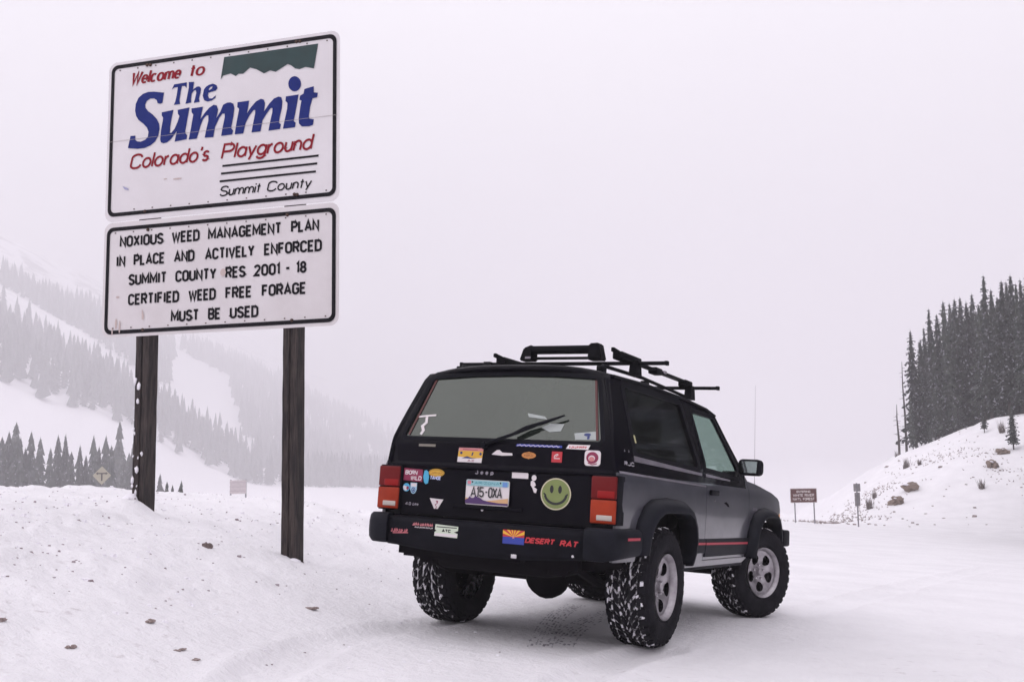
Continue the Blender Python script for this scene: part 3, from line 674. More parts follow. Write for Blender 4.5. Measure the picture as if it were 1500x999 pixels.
def litter(name, n, fn, smin, smax, m, lb, seed, flat=.5):
    r = random.Random(seed); V = []; F = []
    P = [fn(r) for _ in range(n)]; Z = height(np.array([p[0] for p in P]), np.array([p[1] for p in P]))
    for (x, y), z in zip(P, Z):
        s = r.uniform(smin, smax)*(1 if r.random() > .1 else 1.8); b = len(V); k = 5; a0 = r.random()*6
        for q in range(k):
            a = a0+q*2*math.pi/k; V.append((x+s*math.cos(a)*r.uniform(.6, 1.2), y+s*.8*math.sin(a)*r.uniform(.6, 1.2), z-.01))
        hh_ = s*flat*r.uniform(.5, 1.1); ox = r.uniform(-.2, .2)*s
        for q in range(k):
            a = a0+.5+q*2*math.pi/k; V.append((x+ox+s*.62*math.cos(a)*r.uniform(.8, 1.15), y+s*.5*math.sin(a), z+hh_*r.uniform(.7, 1)))
        for q in range(k): F.append((b+q, b+(q+1) % k, b+k+(q+1) % k, b+k+q))
        F.append(tuple(range(b+k, b+2*k)))
    me = bpy.data.meshes.new(name); me.from_pydata(V, [], F); me.update()
    o = link(name, me, m); tag(o, lb, None, None, 'stuff')
def fb(r):
    while True:
        y = r.uniform(5.2, 17); x = -y*r.uniform(.0, .56)
        if -x-.6+.12*(y-9) > .5+r.random()*1.2 or r.random() < .12: return x, y
litter('gravel', 760, fb, .004, .015, GRIT, 'dark specks of gravel scattered over the snow bank', 3)
litter('snow_lumps', 700, fb, .008, .024, SNOWP, 'small crumbs of snow on the bank', 9, .5)
def fr(r):
    y = r.uniform(60, 96); return (r.uniform(1180, 1540)-750)/1500*y, y
litter('bank_stones', 150, fr, .04, .15, PALEB, 'small stones and brush tips poking through the right bank', 4, .6)
CLODM = mat('brown_clod', (.16, .115, .10), .95, col2=(.34, .28, .27), vscale=25)
gC = 'clods of frozen dirt lying in the snow'
def gpx(px, py):
    d = Fv+Rv*((px-750)/1500)+Uv*((499.5-py)/1500); lo, hi = 2.0, 60.0; t = 2.0
    while t < 80:
        P = CAM+d*t
        if P.z < gz(P.x, P.y): return P
        t += .03
    return P
def brush_patch():
    r = random.Random(21); V = []; F = []
    for cx, D, nn, sp in [(1196, 72, 60, 1.1), (1213, 70, 90, 1.4), (1236, 74, 90, 1.3), (1262, 80, 60, .9), (1290, 76, 60, 1.0), (1345, 84, 60, 1.3), (1378, 80, 36, .8), (1420, 78, 50, 1.2), (1480, 72, 60, 1.4), (1230, 68, 60, 1.5)]:
        x0, y0 = at(cx, D)
        for k in range(nn):
            x = x0+r.gauss(0, sp); y = y0+r.gauss(0, sp*1.6); z = gz(x, y); h = r.uniform(.06, .30); a = r.random()*6; b = len(V)
            V += [(x-.03, y, z-.03), (x+.03, y, z-.03), (x+.5*h*math.cos(a), y+.5*h*math.sin(a), z+h*.7)]; F.append((b, b+1, b+2))
            V += [(x-.08, y, z+.0), (x+.08, y+.02, z+.0), (x+.03, y, z+.05)]; F.append((b+3, b+4, b+5))
    me = bpy.data.meshes.new('bank_brush'); me.from_pydata(V, [], F); me.update(); tag(link('bank_brush', me, PALEB), 'thin brown brush poking through the snow in patches on the right bank', None, None, 'stuff')
brush_patch()
def clod(px, py, s, lb, flat=.5, n=3):
    P = gpx(px, py); e = empty('dirt_clod', (P.x, P.y, gz(P.x, P.y)), rng.random()*3); tag(e, lb, 'clod', gC); r = random.Random(px)
    for k in range(n):
        s *= .8 if k == 0 else 1; o = obj('clod_piece', blob(px+k, s*r.uniform(.5, 1), s*r.uniform(.4, .8), s*flat*r.uniform(.6, 1), 2), DIRT if px == 305 else CLODM, e); o.location = (r.uniform(-1.2, 1.2)*s, r.uniform(-.6, .6)*s, s*flat*.4)
clod(305, 802, .045, 'near-black clod of dirt between the two sign posts', .9)
clod(222, 911, .03, 'broken brown clods in the snow at lower left', .4, 4)
clod(455, 893, .045, 'flat strip of dirt in the snow below the right sign post', .25, 5)
clod(262, 955, .025, 'pale brown clods near the bottom left of the snow', .3, 4)
clod(289, 966, .025, 'brown clod nearest the bottom edge of the picture', .3, 3)
clod(103, 954, .025, 'tiny reddish pebbles in the lower left snow', .5, 2)
clod(3, 910, .03, 'dark clod at the left edge of the snow', .5, 2)
# ------------------------------------------------------------------ the big welcome sign
WHITE = mat('sign_white', (.71, .68, .70), .55, spec=.3, col2=(.64, .61, .625), vscale=1.6, lo=.3, hi=.75)
WHITE2 = mat('lower_sign_white', (.67, .635, .645), .55, spec=.3, col2=(.59, .55, .555), vscale=2.2, lo=.35, hi=.8)
INK = mat('black_sheeting', (.006, .005, .008), .5, spec=.12); BLUE = mat('blue_sheeting', (.008, .020, .16), .5, spec=.15, var=.15)
REDI = mat('dark_red_sheeting', (.23, .006, .016), .5, spec=.15); GREEN = mat('dark_green_sheeting', (.004, .034, .036), .5, var=.3)
ALU = mat('weathered_aluminium', (.42, .40, .43), .5, metal=.6); RUST = mat('rusty_steel', (.07, .035, .025), .8, var=.4)
def post_mat():
    m = mat('dark_timber', (.052, .038, .034), .85, col2=(.012, .008, .009), vscale=5, bump=.7, bscale=10, stretch=(6, 6, .7), lo=.38, hi=.6); return m
POST = post_mat(); PALEW = mat('bleached_timber', (.14, .115, .11), .9, var=.4, vscale=8, stretch=(5, 5, 1))
SA = math.radians(-16.971357671436092); SX, SY = -3.82755287, 9.48123725
sign = empty('welcome_sign', (SX, SY, 0), SA); tag(sign, 'tall white welcome sign of two panels on dark timber posts in the snow bank', 'road sign')
def smap(u, v, l): return Vector((u, -.004-l, v))
def panel(name, z0, z1, m, e0=0, e1=0):
    P = sheet(name, rrect(0, z0-e0, 2.44, z1+e1, .085, 6), [], [], [], lambda u, v: (u, 0, v), .003, m, sign)
    outer = rrect(.030, z0+.030, 2.41, z1-.030, .07, 6); inner = rrect(.066, z0+.066, 2.374, z1-.066, .045, 6)
    decal('border_line', [(outer, inner[::-1])], smap, INK, P)
    return P
up = panel('upper_panel', 3.458, 4.995, WHITE, .018, 0); low = panel('lower_panel', 2.344, 3.414, WHITE2, 0, .016)
for key, nm in (('S', 'S'), ('u', 'u'), ('m1', 'm'), ('m2', 'm'), ('i', 'i'), ('t', 't')):
    ps = [ART[key]] + ([ART['dot']] if key == 'i' else [])
    decal('big_blue_letter', ps, smap, BLUE, up, .0004)
for key in 'The':
    decal('blue_letter', [(ART['e'], ART['ehole'])] if key == 'e' else [ART[key]], smap, BLUE, up, .0004)
decal('mountain_band', [ART['band']], smap, GREEN, up, .0004)
for w_, a, b in (('Welcome', .245, .80), ('to', .885, 1.055)):
    decal('red_lettering', word(w_, a, b, 4.744, .135, .027, .19, .24, .014), smap, REDI, up, .0006)
for w_, a, b in (("Colorado's", .258, 1.115), ('Playground', 1.245, 2.17)):
    decal('red_lettering', word(w_, a, b, 3.924, .150, .021, .20, .19), smap, REDI, up, .0006)
for w_, a, b in (('Summit', 1.236, 1.655), ('County', 1.722, 2.165)):
    decal('black_lettering', word(w_, a, b, 3.580, .098, .0135, .20, .2), smap, INK, up, .0006)
for k, z in enumerate((3.864, 3.794, 3.723)):
    a = 1.264-.013*k; decal('black_line', [rect(a, z-.0095, a+.975, z+.0095)], smap, INK, up, .0004)
rows = [(3.190, [('NOXIOUS', .176, .655), ('WEED', .742, 1.04), ('MANAGEMENT', 1.125, 1.878), ('PLAN', 1.971, 2.25)]),
 (3.006, [('IN', .143, .245), ('PLACE', .334, .675), ('AND', .77, .99), ('ACTIVELY', 1.098, 1.609), ('ENFORCED', 1.704, 2.277)]),
 (2.823, [('SUMMIT', .285, .699), ('COUNTY', .79, 1.222), ('RES', 1.313, 1.522), ('2001', 1.603, 1.87), ('-', 1.917, 1.971), ('18', 2.024, 2.128)]),
 (2.637, [('CERTIFIED', .285, .836), ('WEED', .933, 1.22), ('FREE', 1.317, 1.588), ('FORAGE', 1.686, 2.128)]),
 (2.457, [('MUST', .75, 1.049), ('BE', 1.141, 1.274), ('USED', 1.365, 1.656)])]
for z, ws in rows:
    for w_, a, b in ws: decal('black_lettering', word(w_, a, b, z-.002, .108, .0212, 0, .40), smap, INK, low, .0004)
bm = bmesh.new()
for k in range(12):
    for z in (3.458+.05+.035, 4.995-.085, 2.344+.085, 3.414-.085):
        if abs(z-3.5) < .1 and k == 0: continue
        add_box(bm, (.12+k*.199, -.0062, z-.005), (.132+k*.199, -.003, z+.005))
tag(obj('rivet', bm, RUST, sign), kind='stuff')
bm = bmesh.new(); add_box(bm, (.02, -.0058, 4.215), (2.42, -.0035, 4.2175)); obj('panel_seam', bm, mat('seam', (.4, .36, .36), .8), up)
for (u, z) in ((.429, 4.925), (.465, 4.922), (2.01, 4.941), (2.045, 4.94), (.447, 3.512), (2.003, 3.535), (2.03, 3.53), (.483, 3.335), (1.934, 3.354), (.453, 2.401), (1.988, 2.409)):
    lathe('bolt', [(.0, -.016), (.011, -.015), (.015, -.010), (.015, 0)], RUST, sign, 10, 'Y', (u, 0, z), False)
# scrape and stains are marks of wear on the sheets
decal('scrape', [[(.19, 3.775), (.25, 3.75), (.262, 3.73), (.215, 3.74)]], smap, mat('scrape_paint', (.33, .33, .5), .6), up, .0008)
decal('stain', [ell(.79, 3.79, .05, .008, 9), ell(.66, 3.80, .02, .006, 8)], smap, mat('rust_stain', (.5, .40, .38), .7), up, .0008)
decal('stain', [[(.44, 2.60), (.465, 2.53), (.46, 2.49), (.44, 2.50)], ell(.16, 2.47, .012, .05, 9), ell(.20, 2.44, .01, .06, 9), ell(.12, 2.40, .008, .04, 8), ell(.17, 2.72, .02, .01, 8), ell(1.29, 2.88, .03, .035, 10)], smap, mat('rust_stain', (.52, .42, .40), .7), low, .0008)
def post(u0, ztop, gy):
    bm = bmesh.new(); g = -.25+gy
    r = random.Random(int(u0*100)); n = 26; zs = [g+(ztop-g)*i/n for i in range(n+1)]
    prof = [(0, .0), (.060, .0), (.066, .012), (.074, .012), (.080, .0), (.14, .0), (.14, .14), (0, .14)]
    rings = []
    for z in zs:
        j = lambda: r.uniform(-.0022, .0022)
        rings.append([bm.verts.new((u0+a+j(), .012+b+j(), z)) for a, b in prof])
    for i in range(n):
        for k in range(8): bm.faces.new((rings[i][k], rings[i][(k+1) % 8], rings[i+1][(k+1) % 8], rings[i+1][k]))
    bm.faces.new(rings[-1]); bmesh.ops.recalc_face_normals(bm, faces=bm.faces)
    P = obj('post', bm, POST, sign)
    # bleached strip in the saw groove near the top
    s = box('bleached_strip', (u0+.0605, .010, ztop-1.05 if u0 > 1 else ztop-1.3), (u0+.0745, .0135, ztop-.3), PALEW, P)
    return P
def wgz(u, v=.08):
    x = SX+u*math.cos(SA)-v*math.sin(SA); y = SY+u*math.sin(SA)+v*math.cos(SA); return gz(x, y)
P1 = post(.372, 4.9, wgz(.45)); P2 = post(1.895, 4.9, wgz(1.97))
rs = random.Random(4)
for k in range(34):   # wind-packed snow stuck on the left edge and face of the left post
    z = .70+1.25*rs.random()**1.7; q = rs.random(); u = .372+(.0 if q < .45 else rs.uniform(0, .11)); s = rs.uniform(.006, .02)
    if z > 1.5 and rs.random() < .6: continue
    o = obj('snow_patch', blob(k, s, s*.6, s*rs.uniform(1, 2.4), 1), SNOWP, P1, True); o.location = (u, .010, z)
for (u, uu, z, sx, sz, PP) in ((.375, .02, wgz(.45)+.02, .10, .14, P1), (.42, 0, wgz(.45)-.04, .12, .10, P1), (1.92, 0, wgz(1.97)-.03, .09, .06, P2), (2.0, 0, wgz(1.97)-.05, .09, .06, P2)):
    o = obj('snow_heap', blob(int(z*100)+int(u*10), sx, .09, sz, 2, .25), SNOWP, PP, True); o.location = (u, -.02, z)

# ------------------------------------------------------------------ far signs
STEEL = mat('galvanised_steel', (.30, .29, .31), .6, metal=.5, var=.3)
BROWN = mat('brown_sheeting', (.105, .030, .028), .5, var=.2); CREAM = mat('cream_sheeting', (.68, .62, .60), .5)
D = 60.0
bx0, bx1 = (1150-750)/1500*D, (1188.5-750)/1500*D; wB = bx1-bx0; zt = CAM.z+(658.5-714.5)/1500*D; zb = CAM.z+(658.5-735)/1500*D
bs = empty('brown_sign', (bx0, D, 0)); tag(bs, 'small brown national forest sign with cream letters on two thin posts', 'road sign')
bp = sheet('sign_board', rrect(0, zb, wB, zt, .04), [], [], [], lambda u, v: (u, 0, v), .004, BROWN, bs)
bmap = lambda u, v, l: Vector((u, -.006-l, v))
decal('border_line', [(rrect(.012, zb+.012, wB-.012, zt-.012, .035), rrect(.03, zb+.03, wB-.03, zt-.03, .025)[::-1])], bmap, CREAM, bp)
hh = (zt-zb); 
for k, (s, a, b, hs) in enumerate((('ENTERING', .24, .76, .15), ('WHITE RIVER', .10, .90, .19), ("NAT'L FOREST", .09, .91, .19))):
    z = zt-hh*(.30+.27*k)
    decal('cream_lettering', word(s, a*wB, b*wB, z, hs*hh, .028, 0, .25), bmap, CREAM, bp, .001)
for u in (.16*wB, .88*wB):
    gg = gz(bx0+u, D); box('post', (u-.03, .006, gg-.4), (u+.03, .05, zt-.05), STEEL, bs)
# two stacked little markers, seen edge-on from behind
D = 58.0; x = (1247-750)/1500*D; z = lambda py: CAM.z+(657.5-py)/1500*D
gs = empty('marker_sign', (x, D, 0)); tag(gs, 'narrow grey marker of two stacked plates on a thin post before the right bank', 'road sign')
GREYP = mat('grey_plate', (.33, .31, .32), .6, metal=.2, var=.35)
for a, b, w0 in ((719, 708, .19), (740, 720.5, .15)):
    p = box('plate', (-w0, -.01, z(a)), (w0, .01, z(b)), GREYP, gs, .02)
    box('rib', (-.03, -.04, z(a)), (.03, -.011, z(b)), STEEL, gs)
box('post', (-.035, .012, gz(x, D)-.4), (.03, .06, z(707)), STEEL, gs)
# yellow diamond sign, valley on the left
D = 58.0; x = (151-750)/1500*D; zc = CAM.z+(672.5-695.5)/1500*D; s = .52
YEL = mat('faded_yellow_sheeting', (.42, .39, .31), .6, var=.1); 
ds = empty('diamond_sign', (x, D, 0)); tag(ds, 'pale yellow diamond sign with a junction symbol in front of the left spruces', 'road sign')
dp = sheet('diamond_plate', [(0, zc-s), (s, zc), (0, zc+s), (-s, zc)], [], [], [], lambda u, v: (u, 0, v), .004, YEL, ds)
DGR = mat('dull_black', (.10, .09, .09), .6)
dm = lambda u, v, l: Vector((u, -.006-l, v))
decal('junction_symbol', [rect(-.24, zc+.08, .24, zc+.15), rect(-.045, zc-.3, .045, zc+.08), [(-.34, zc+.115), (-.22, zc+.2), (-.22, zc+.03)], [(.34, zc+.115), (.22, zc+.03), (.22, zc+.2)]], dm, DGR, dp)
box('post', (-.03, .006, gz(x, D)-.4), (.03, .05, zc+.3), STEEL, ds)
# pale board on two posts, behind the bank between the posts of the big sign
D = 78.0; xa = (337.5-750)/1500*D; wW = 24/1500*D; zt = CAM.z+(670-702.5)/1500*D
ws_ = empty('pale_board', (xa, D, 0)); tag(ws_, 'blank pale board on two posts half sunk behind the bank between the sign posts', 'road sign')
box('board', (0, -.02, zt-1.02), (wW, 0, zt), mat('pale_board_back', (.60, .54, .55), .7, var=.12), ws_)
for k in range(3): box('rail', (.0, -.05, zt-.2-.32*k), (wW, -.022, zt-.14-.32*k), mat('board_rail', (.48, .43, .45), .7), ws_)
for u in (.05, wW-.05): box('post', (u-.05, .002, gz(xa+u, D)-.5), (u+.05, .08, zt+.05), STEEL, ws_)
# rusty rail along the crest at far left
gr = empty('guard_rail', (0, 0, 0)); tag(gr, 'rusty guard rail just showing over the crest of the bank at far left', 'guard rail')
pts = []
for px in (-60, -20, 20, 60, 72): 
    D = 23.0+.006*px; x = (px-750)/1500*D; pts.append((x, D, CAM.z+(675-711.5-.075*max(px, 0))/1500*D))
bm = bmesh.new()
for a, b in zip(pts[:-1], pts[1:]):
    v = [bm.verts.new((p[0], p[1]+dy, p[2]+dz)) for p in (a, b) for dy, dz in ((0, .02), (0, -.22), (.03, -.22), (.03, .02))]
    for f in ((0, 1, 5, 4), (3, 0, 4, 7), (2, 3, 7, 6), (1, 2, 6, 5)): bm.faces.new([v[i] for i in f])
obj('rail', bm, RUST, gr)
for p in pts[:-1]: box('post', (p[0]-.07, p[1]+.04, gz(p[0], p[1])-.2), (p[0]+.07, p[1]+.16, p[2]-.0), RUST, gr)
# ------------------------------------------------------------------ the off-road car
car = empty('parked_car'); car.matrix_world = CARM
tag(car, 'black two-door off-road car covered in stickers, parked on the snow', 'car')
PAINT = mat('black_paint', (.0025, .002, .005), .22, spec=.07)
def dusty_sheen_paint():
    m = mat('salt_and_sheen_paint', (.028, .030, .042), .28, spec=.5, col2=(.078, .077, .092), vscale=2.2, lo=.30, hi=.75, coat=.45, stretch=(1, 1, 1.8), bump=.04, bscale=3)
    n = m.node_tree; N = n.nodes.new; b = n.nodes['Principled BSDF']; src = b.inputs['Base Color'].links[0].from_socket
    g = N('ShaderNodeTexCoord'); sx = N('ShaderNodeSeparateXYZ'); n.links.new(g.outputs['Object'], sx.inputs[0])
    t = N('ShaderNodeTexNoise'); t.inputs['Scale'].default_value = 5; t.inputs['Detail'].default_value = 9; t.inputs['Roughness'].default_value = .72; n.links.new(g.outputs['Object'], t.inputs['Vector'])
    a = N('ShaderNodeMath'); a.operation = 'MULTIPLY_ADD'; n.links.new(sx.outputs['Z'], a.inputs[0]); a.inputs[1].default_value = -1.1; a.inputs[2].default_value = .78  # sky-reflection gradient painted into the salt film, paler towards the sills
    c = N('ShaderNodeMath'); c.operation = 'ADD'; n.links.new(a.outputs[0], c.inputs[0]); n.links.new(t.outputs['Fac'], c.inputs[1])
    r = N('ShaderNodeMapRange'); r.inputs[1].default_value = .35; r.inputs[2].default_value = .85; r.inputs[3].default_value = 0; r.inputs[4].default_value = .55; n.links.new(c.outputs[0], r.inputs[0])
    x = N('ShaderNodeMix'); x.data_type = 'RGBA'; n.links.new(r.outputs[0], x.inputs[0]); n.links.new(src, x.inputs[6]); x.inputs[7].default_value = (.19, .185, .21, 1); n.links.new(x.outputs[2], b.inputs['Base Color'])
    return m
SIDE = dusty_sheen_paint()
PLAST = mat('black_plastic', (.005, .005, .009), .6, spec=.08, var=.35, vscale=9, bump=.05, bscale=60)
FLARE = mat('grey_black_plastic', (.005, .0055, .009), .55, spec=.10, col2=(.012, .0125, .019), vscale=4)
RUB = mat('tyre_rubber', (.006, .0055, .008), .85, spec=.12, col2=(.014, .013, .017), vscale=7, bump=.2, bscale=50)
DARK = mat('underbody_black', (.005, .004, .006), .95, spec=.1); CHROME = mat('dull_chrome', (.6, .58, .6), .25, metal=1)
ALLOY = mat('alloy_silver', (.42, .40, .42), .36, metal=.8, col2=(.27, .25, .27), vscale=14)
TRIM = mat('bright_trim', (.36, .33, .38), .4, metal=.6, var=.3); INTR = mat('interior_cloth', (.022, .021, .024), .9)
REDL = mat('red_lens', (.13, .003, .004), .3, spec=.2, col2=(.12, .004, .004), vscale=5); REDB = mat('bright_red_lens', (.25, .005, .005), .3, spec=.2)
AMB = mat('amber_lens', (.34, .034, .008), .3, spec=.2, col2=(.25, .022, .006), vscale=6); CLEAR = mat('clear_lens', (.45, .40, .36), .3, coat=.4)
def glass_mat(name, tint, film, ff, rough=.02):
    m = bpy.data.materials.new(name); m.use_nodes = True; n = m.node_tree; n.nodes.clear(); N = n.nodes.new
    o = N('ShaderNodeOutputMaterial'); tr = N('ShaderNodeBsdfTransparent'); tr.inputs[0].default_value = (*tint, 1)
    gl = N('ShaderNodeBsdfGlossy'); gl.inputs['Roughness'].default_value = rough; gl.inputs['Color'].default_value = (.9, .95, .92, 1)
    fr = N('ShaderNodeFresnel'); ge = N('ShaderNodeNewGeometry'); io = N('ShaderNodeMapRange'); io.inputs[3].default_value = 1.5; io.inputs[4].default_value = 1/1.5
    n.links.new(ge.outputs['Backfacing'], io.inputs[0]); n.links.new(io.outputs[0], fr.inputs['IOR'])
    df = N('ShaderNodeBsdfDiffuse'); df.inputs[0].default_value = (*film, 1)
    m1 = N('ShaderNodeMixShader'); m2 = N('ShaderNodeMixShader')
    tcn = N('ShaderNodeTexCoord'); t = N('ShaderNodeTexNoise'); t.inputs['Scale'].default_value = 2.2; t.inputs['Detail'].default_value = 4
    mr = N('ShaderNodeMapRange'); mr.inputs[1].default_value = .3; mr.inputs[2].default_value = .7; mr.inputs[3].default_value = ff*.75; mr.inputs[4].default_value = ff*1.2
    n.links.new(tcn.outputs['Object'], t.inputs['Vector']); n.links.new(t.outputs['Fac'], mr.inputs[0])
    n.links.new(mr.outputs[0], m1.inputs[0]); n.links.new(tr.outputs[0], m1.inputs[1]); n.links.new(df.outputs[0], m1.inputs[2])
    n.links.new(fr.outputs[0], m2.inputs[0]); n.links.new(m1.outputs[0], m2.inputs[1]); n.links.new(gl.outputs[0], m2.inputs[2]); n.links.new(m2.outputs[0], o.inputs['Surface'])
    return m
GREAR = glass_mat('filmed_rear_glass', (.015, .018, .016), (.020, .026, .021), .62)
GSIDE = glass_mat('dark_side_glass', (.02, .02, .025), (.015, .015, .018), .15, .05)
GDOOR = glass_mat('green_door_glass', (.38, .49, .44), (.2, .25, .23), .08, .03)

def lerp_tab(t, x):
    if x <= t[0][0]: return t[0][1]
    for (a, b), (c, d) in zip(t[:-1], t[1:]):
        if x <= c: return b+(d-b)*(x-a)/(c-a)
    return t[-1][1]
YT = [(.40, .80), (.50, .826), (.62, .843), (.90, .852), (1.03, .851), (1.075, .846), (1.10, .834), (1.25, .810), (1.64, .692), (1.70, .672), (1.80, .64)]
def YB(x, z):
    y = lerp_tab(YT, z)
    if x > 2.4: y -= .045*((x-2.4)/.95)**2
    if x < -.74: y -= 1.6*(-.74-x)**2
    return y
def smR(x, z, o=0): return (x, -(YB(x, z)+o), z)
def smL(x, z, o=0): return (x, (YB(x, z)+o), z)
ZT = [(-.62, 1.705), (0, 1.722), (.8, 1.714), (1.30, 1.690), (1.50, 1.655)]
XR = [(.5, -.830), (1.055, -.830), (1.068, -.846), (1.082, -.846), (1.098, -.834), (1.21, -.830), (1.25, -.822), (1.70, -.645), (1.80, -.60)]
def XB(y, z): return lerp_tab(XR, z)+ (2.2*(abs(y)-.70)**2 if abs(y) > .70 else 0)*(1 if z < 1.2 else .6)
zc = [.6, .7, .8, .9, .97, 1.03, 1.075, 1.088, 1.10, 1.17, 1.25, 1.35, 1.45, 1.55, 1.64, 1.68]
body_out = [(-.828, .56), (-.50, .56), (-.475, .66), (-.43, .76), (-.35, .825), (-.22, .862), (.28, .866), (.40, .825), (.455, .76), (.485, .68), (.46, .55), (.50, .487), (1.95, .487), (2.06, .52), (2.07, .62), (2.12, .74), (2.20, .81), (2.33, .855), (2.44, .862), (2.80, .862), (2.92, .83), (3.00, .76), (3.045, .68), (3.05, .58),
 (3.24, .58), (3.27, .70), (3.27, .93), (3.22, 1.00), (3.12, 1.035), (2.85, 1.075), (2.59, 1.105), (2.30, 1.135), (2.06, 1.150), (1.99, 1.19), (1.50, 1.655), (1.30, 1.690), (.8, 1.714), (0, 1.722), (-.62, 1.705), (-.66, 1.66), (-.815, 1.27), (-.826, 1.21), (-.828, 1.08)]
door_out = [(.875, .535), (.875, 1.08), (.858, 1.62), (.875, 1.655), (1.40, 1.655), (1.455, 1.625), (1.93, 1.175), (2.035, 1.11), (2.035, .70), (1.99, .56), (1.97, .535)]
def grow(P, d):
    n = len(P); out = []
    A = sum(P[i][0]*P[(i+1) % n][1]-P[(i+1) % n][0]*P[i][1] for i in range(n)); s = 1 if A > 0 else -1
    for i in range(n):
        a, b, c = Vector(P[i-1]), Vector(P[i]), Vector(P[(i+1) % n]); e1 = (b-a).normalized(); e2 = (c-b).normalized()
        nn = (Vector((e1.y, -e1.x))+Vector((e2.y, -e2.x))).normalized()*s; k = max(.5, nn.dot(Vector((e1.y, -e1.x))*s)); out.append((b.x+nn.x*d/k, b.y+nn.y*d/k))
    return out
q_out = [(-.50, 1.235), (-.475, 1.22), (.715, 1.195), (.735, 1.215), (.655, 1.63), (.635, 1.645), (-.425, 1.645), (-.45, 1.625)]
dw_out = [(.935, 1.225), (.93, 1.205), (1.80, 1.175), (1.80, 1.20), (1.47, 1.585), (1.43, 1.615), (.93, 1.615), (.912, 1.60)]
xc = [-.8, -.78, -.76, -.6, 1.98, 2.5, 2.7, 2.9, 3.1, 3.2]
for mp, nm, fl in ((smR, 'R', False), (smL, 'L', True)):
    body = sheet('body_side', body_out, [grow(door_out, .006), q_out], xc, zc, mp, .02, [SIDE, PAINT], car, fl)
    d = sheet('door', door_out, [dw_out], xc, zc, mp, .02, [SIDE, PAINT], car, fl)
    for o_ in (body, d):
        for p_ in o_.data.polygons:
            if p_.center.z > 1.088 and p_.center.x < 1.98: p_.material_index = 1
    g1 = sheet('side_window', grow(q_out, .008), [], [], zc, lambda x, z: mp(x, z, -.012), .0, GSIDE, car, fl)
    g2 = sheet('door_glass', grow(dw_out, .008), [], [], zc, lambda x, z: mp(x, z, -.014), .0, GDOOR, d, fl)
    # black window surrounds stand proud of the pillars
    sheet('window_surround', grow(q_out, .055), [grow(q_out, -.002)], [], zc, lambda x, z: mp(x, z, .003), .006, PLAST, car, fl)
    sheet('window_surround', grow(dw_out, .035), [grow(dw_out, -.002)], [], zc, lambda x, z: mp(x, z, .003), .006, PLAST, d, fl)
    # bright strips under the windows and at the belt
    sheet('bright_strip', [(-.55, 1.168), (.80, 1.140), (.80, 1.158), (-.55, 1.202)], [], [], zc, lambda x, z: mp(x, z, .007), .004, TRIM, car, fl)
    sheet('bright_strip', [(.90, 1.138), (1.52, 1.128), (1.52, 1.140), (.90, 1.160)], [], [], zc, lambda x, z: mp(x, z, .007), .004, TRIM, d, fl)
    sheet('belt_line', [(-.80, 1.086), (.855, 1.062), (.855, 1.070), (-.80, 1.098)], [], [-.7], zc, lambda x, z: mp(x, z, .004), .004, TRIM, car, fl)
    # dark sill, lower cladding with red stripe
    sheet('cladding', [(.555, .585), (.868, .585), (.868, .685), (.51, .69)], [], [], [.62, .65], lambda x, z: mp(x, z, .010), .010, FLARE, car, fl)
    sheet('cladding', [(.884, .555), (1.985, .555), (2.028, .61), (2.028, .685), (.884, .685)], [], [], [.62, .65], lambda x, z: mp(x, z, .010), .010, FLARE, d, fl)
    RS = mat('red_stripe', (.42, .035, .06), .5) if nm == 'R' else RS
    sheet('red_stripe', [(.53, .646), (.866, .644), (.866, .660), (.525, .662)], [], [], [], lambda x, z: mp(x, z, .0125), .002, RS, car, fl)
    sheet('red_stripe', [(.886, .643), (2.022, .636), (2.022, .652), (.886, .659)], [], [], [], lambda x, z: mp(x, z, .0125), .002, RS, d, fl)
    sg = -1 if nm == 'R' else 1
    # door handle, lock, mirror
    h = box('door_handle', (.93, 0, 1.005), (1.12, .022, 1.045), PLAST, d, .008); h.location = (0, sg*(YB(1, 1.02)+.001) if sg > 0 else -(YB(1, 1.02)+.023), 0)
    lathe('door_lock', [(.0, 0), (.012, 0), (.012, .004), (0, .004)], CHROME, d, 12, 'Y', (1.06, sg*.853 if sg > 0 else -.857, .965))
    mb = bmesh.new(); add_box(mb, (1.60, .0, 1.185), (1.73, .185, 1.315), .035, None, 3)
    for v in mb.verts:
        v.co.x += .16*(v.co.y)*.35
        v.co.y = sg*(v.co.y+.865)
    if sg < 0: bmesh.ops.reverse_faces(mb, faces=mb.faces)
    mr_ = smooth_angle(obj('wing_mirror', mb, PLAST, car), 60)
    sheet('mirror_glass', [(.895, 1.205), (1.02, 1.205), (1.025, 1.296), (.895, 1.296)], [], [], [], lambda y, z: (1.596+.056*(y-.865)-.003, sg*y, z), .0, mat('mirror', (.55, .62, .62), .05, metal=1), mr_, sg > 0)
    box('mirror_arm', (1.64, sg*.80-.04, 1.175), (1.72, sg*.80+.07, 1.215), PLAST, mr_, .01)
    # flares
    def flare(ix, pts_in, pts_out):
        bm = bmesh.new(); L1 = []; n = len(pts_in)
        rows_ = []
        for (xi, zi), (xo, zo) in zip(pts_in, pts_out):
            cx_, cz_ = (xi+xo)/2, (zi+zo)/2
            yo = YB(xo, zo)
            P = [(xo, yo-.004, zo), (xo+(xi-xo)*.12, yo+.030, zo+(zi-zo)*.12), (xo+(xi-xo)*.35, yo+.060, zo+(zi-zo)*.35), (xo+(xi-xo)*.8, yo+.082, zo+(zi-zo)*.8), (xi, yo+.080, zi), (xi+(xi-xo)*.02, yo+.055, zi-.004), (xi, yo-.05, zi)]
            rows_.append([bm.verts.new((a, sg*b, c)) for a, b, c in P])
        for a, b in zip(rows_[:-1], rows_[1:]):
            for k in range(6): bm.faces.new((a[k], a[k+1], b[k+1], b[k]))
        bmesh.ops.recalc_face_normals(bm, faces=bm.faces)
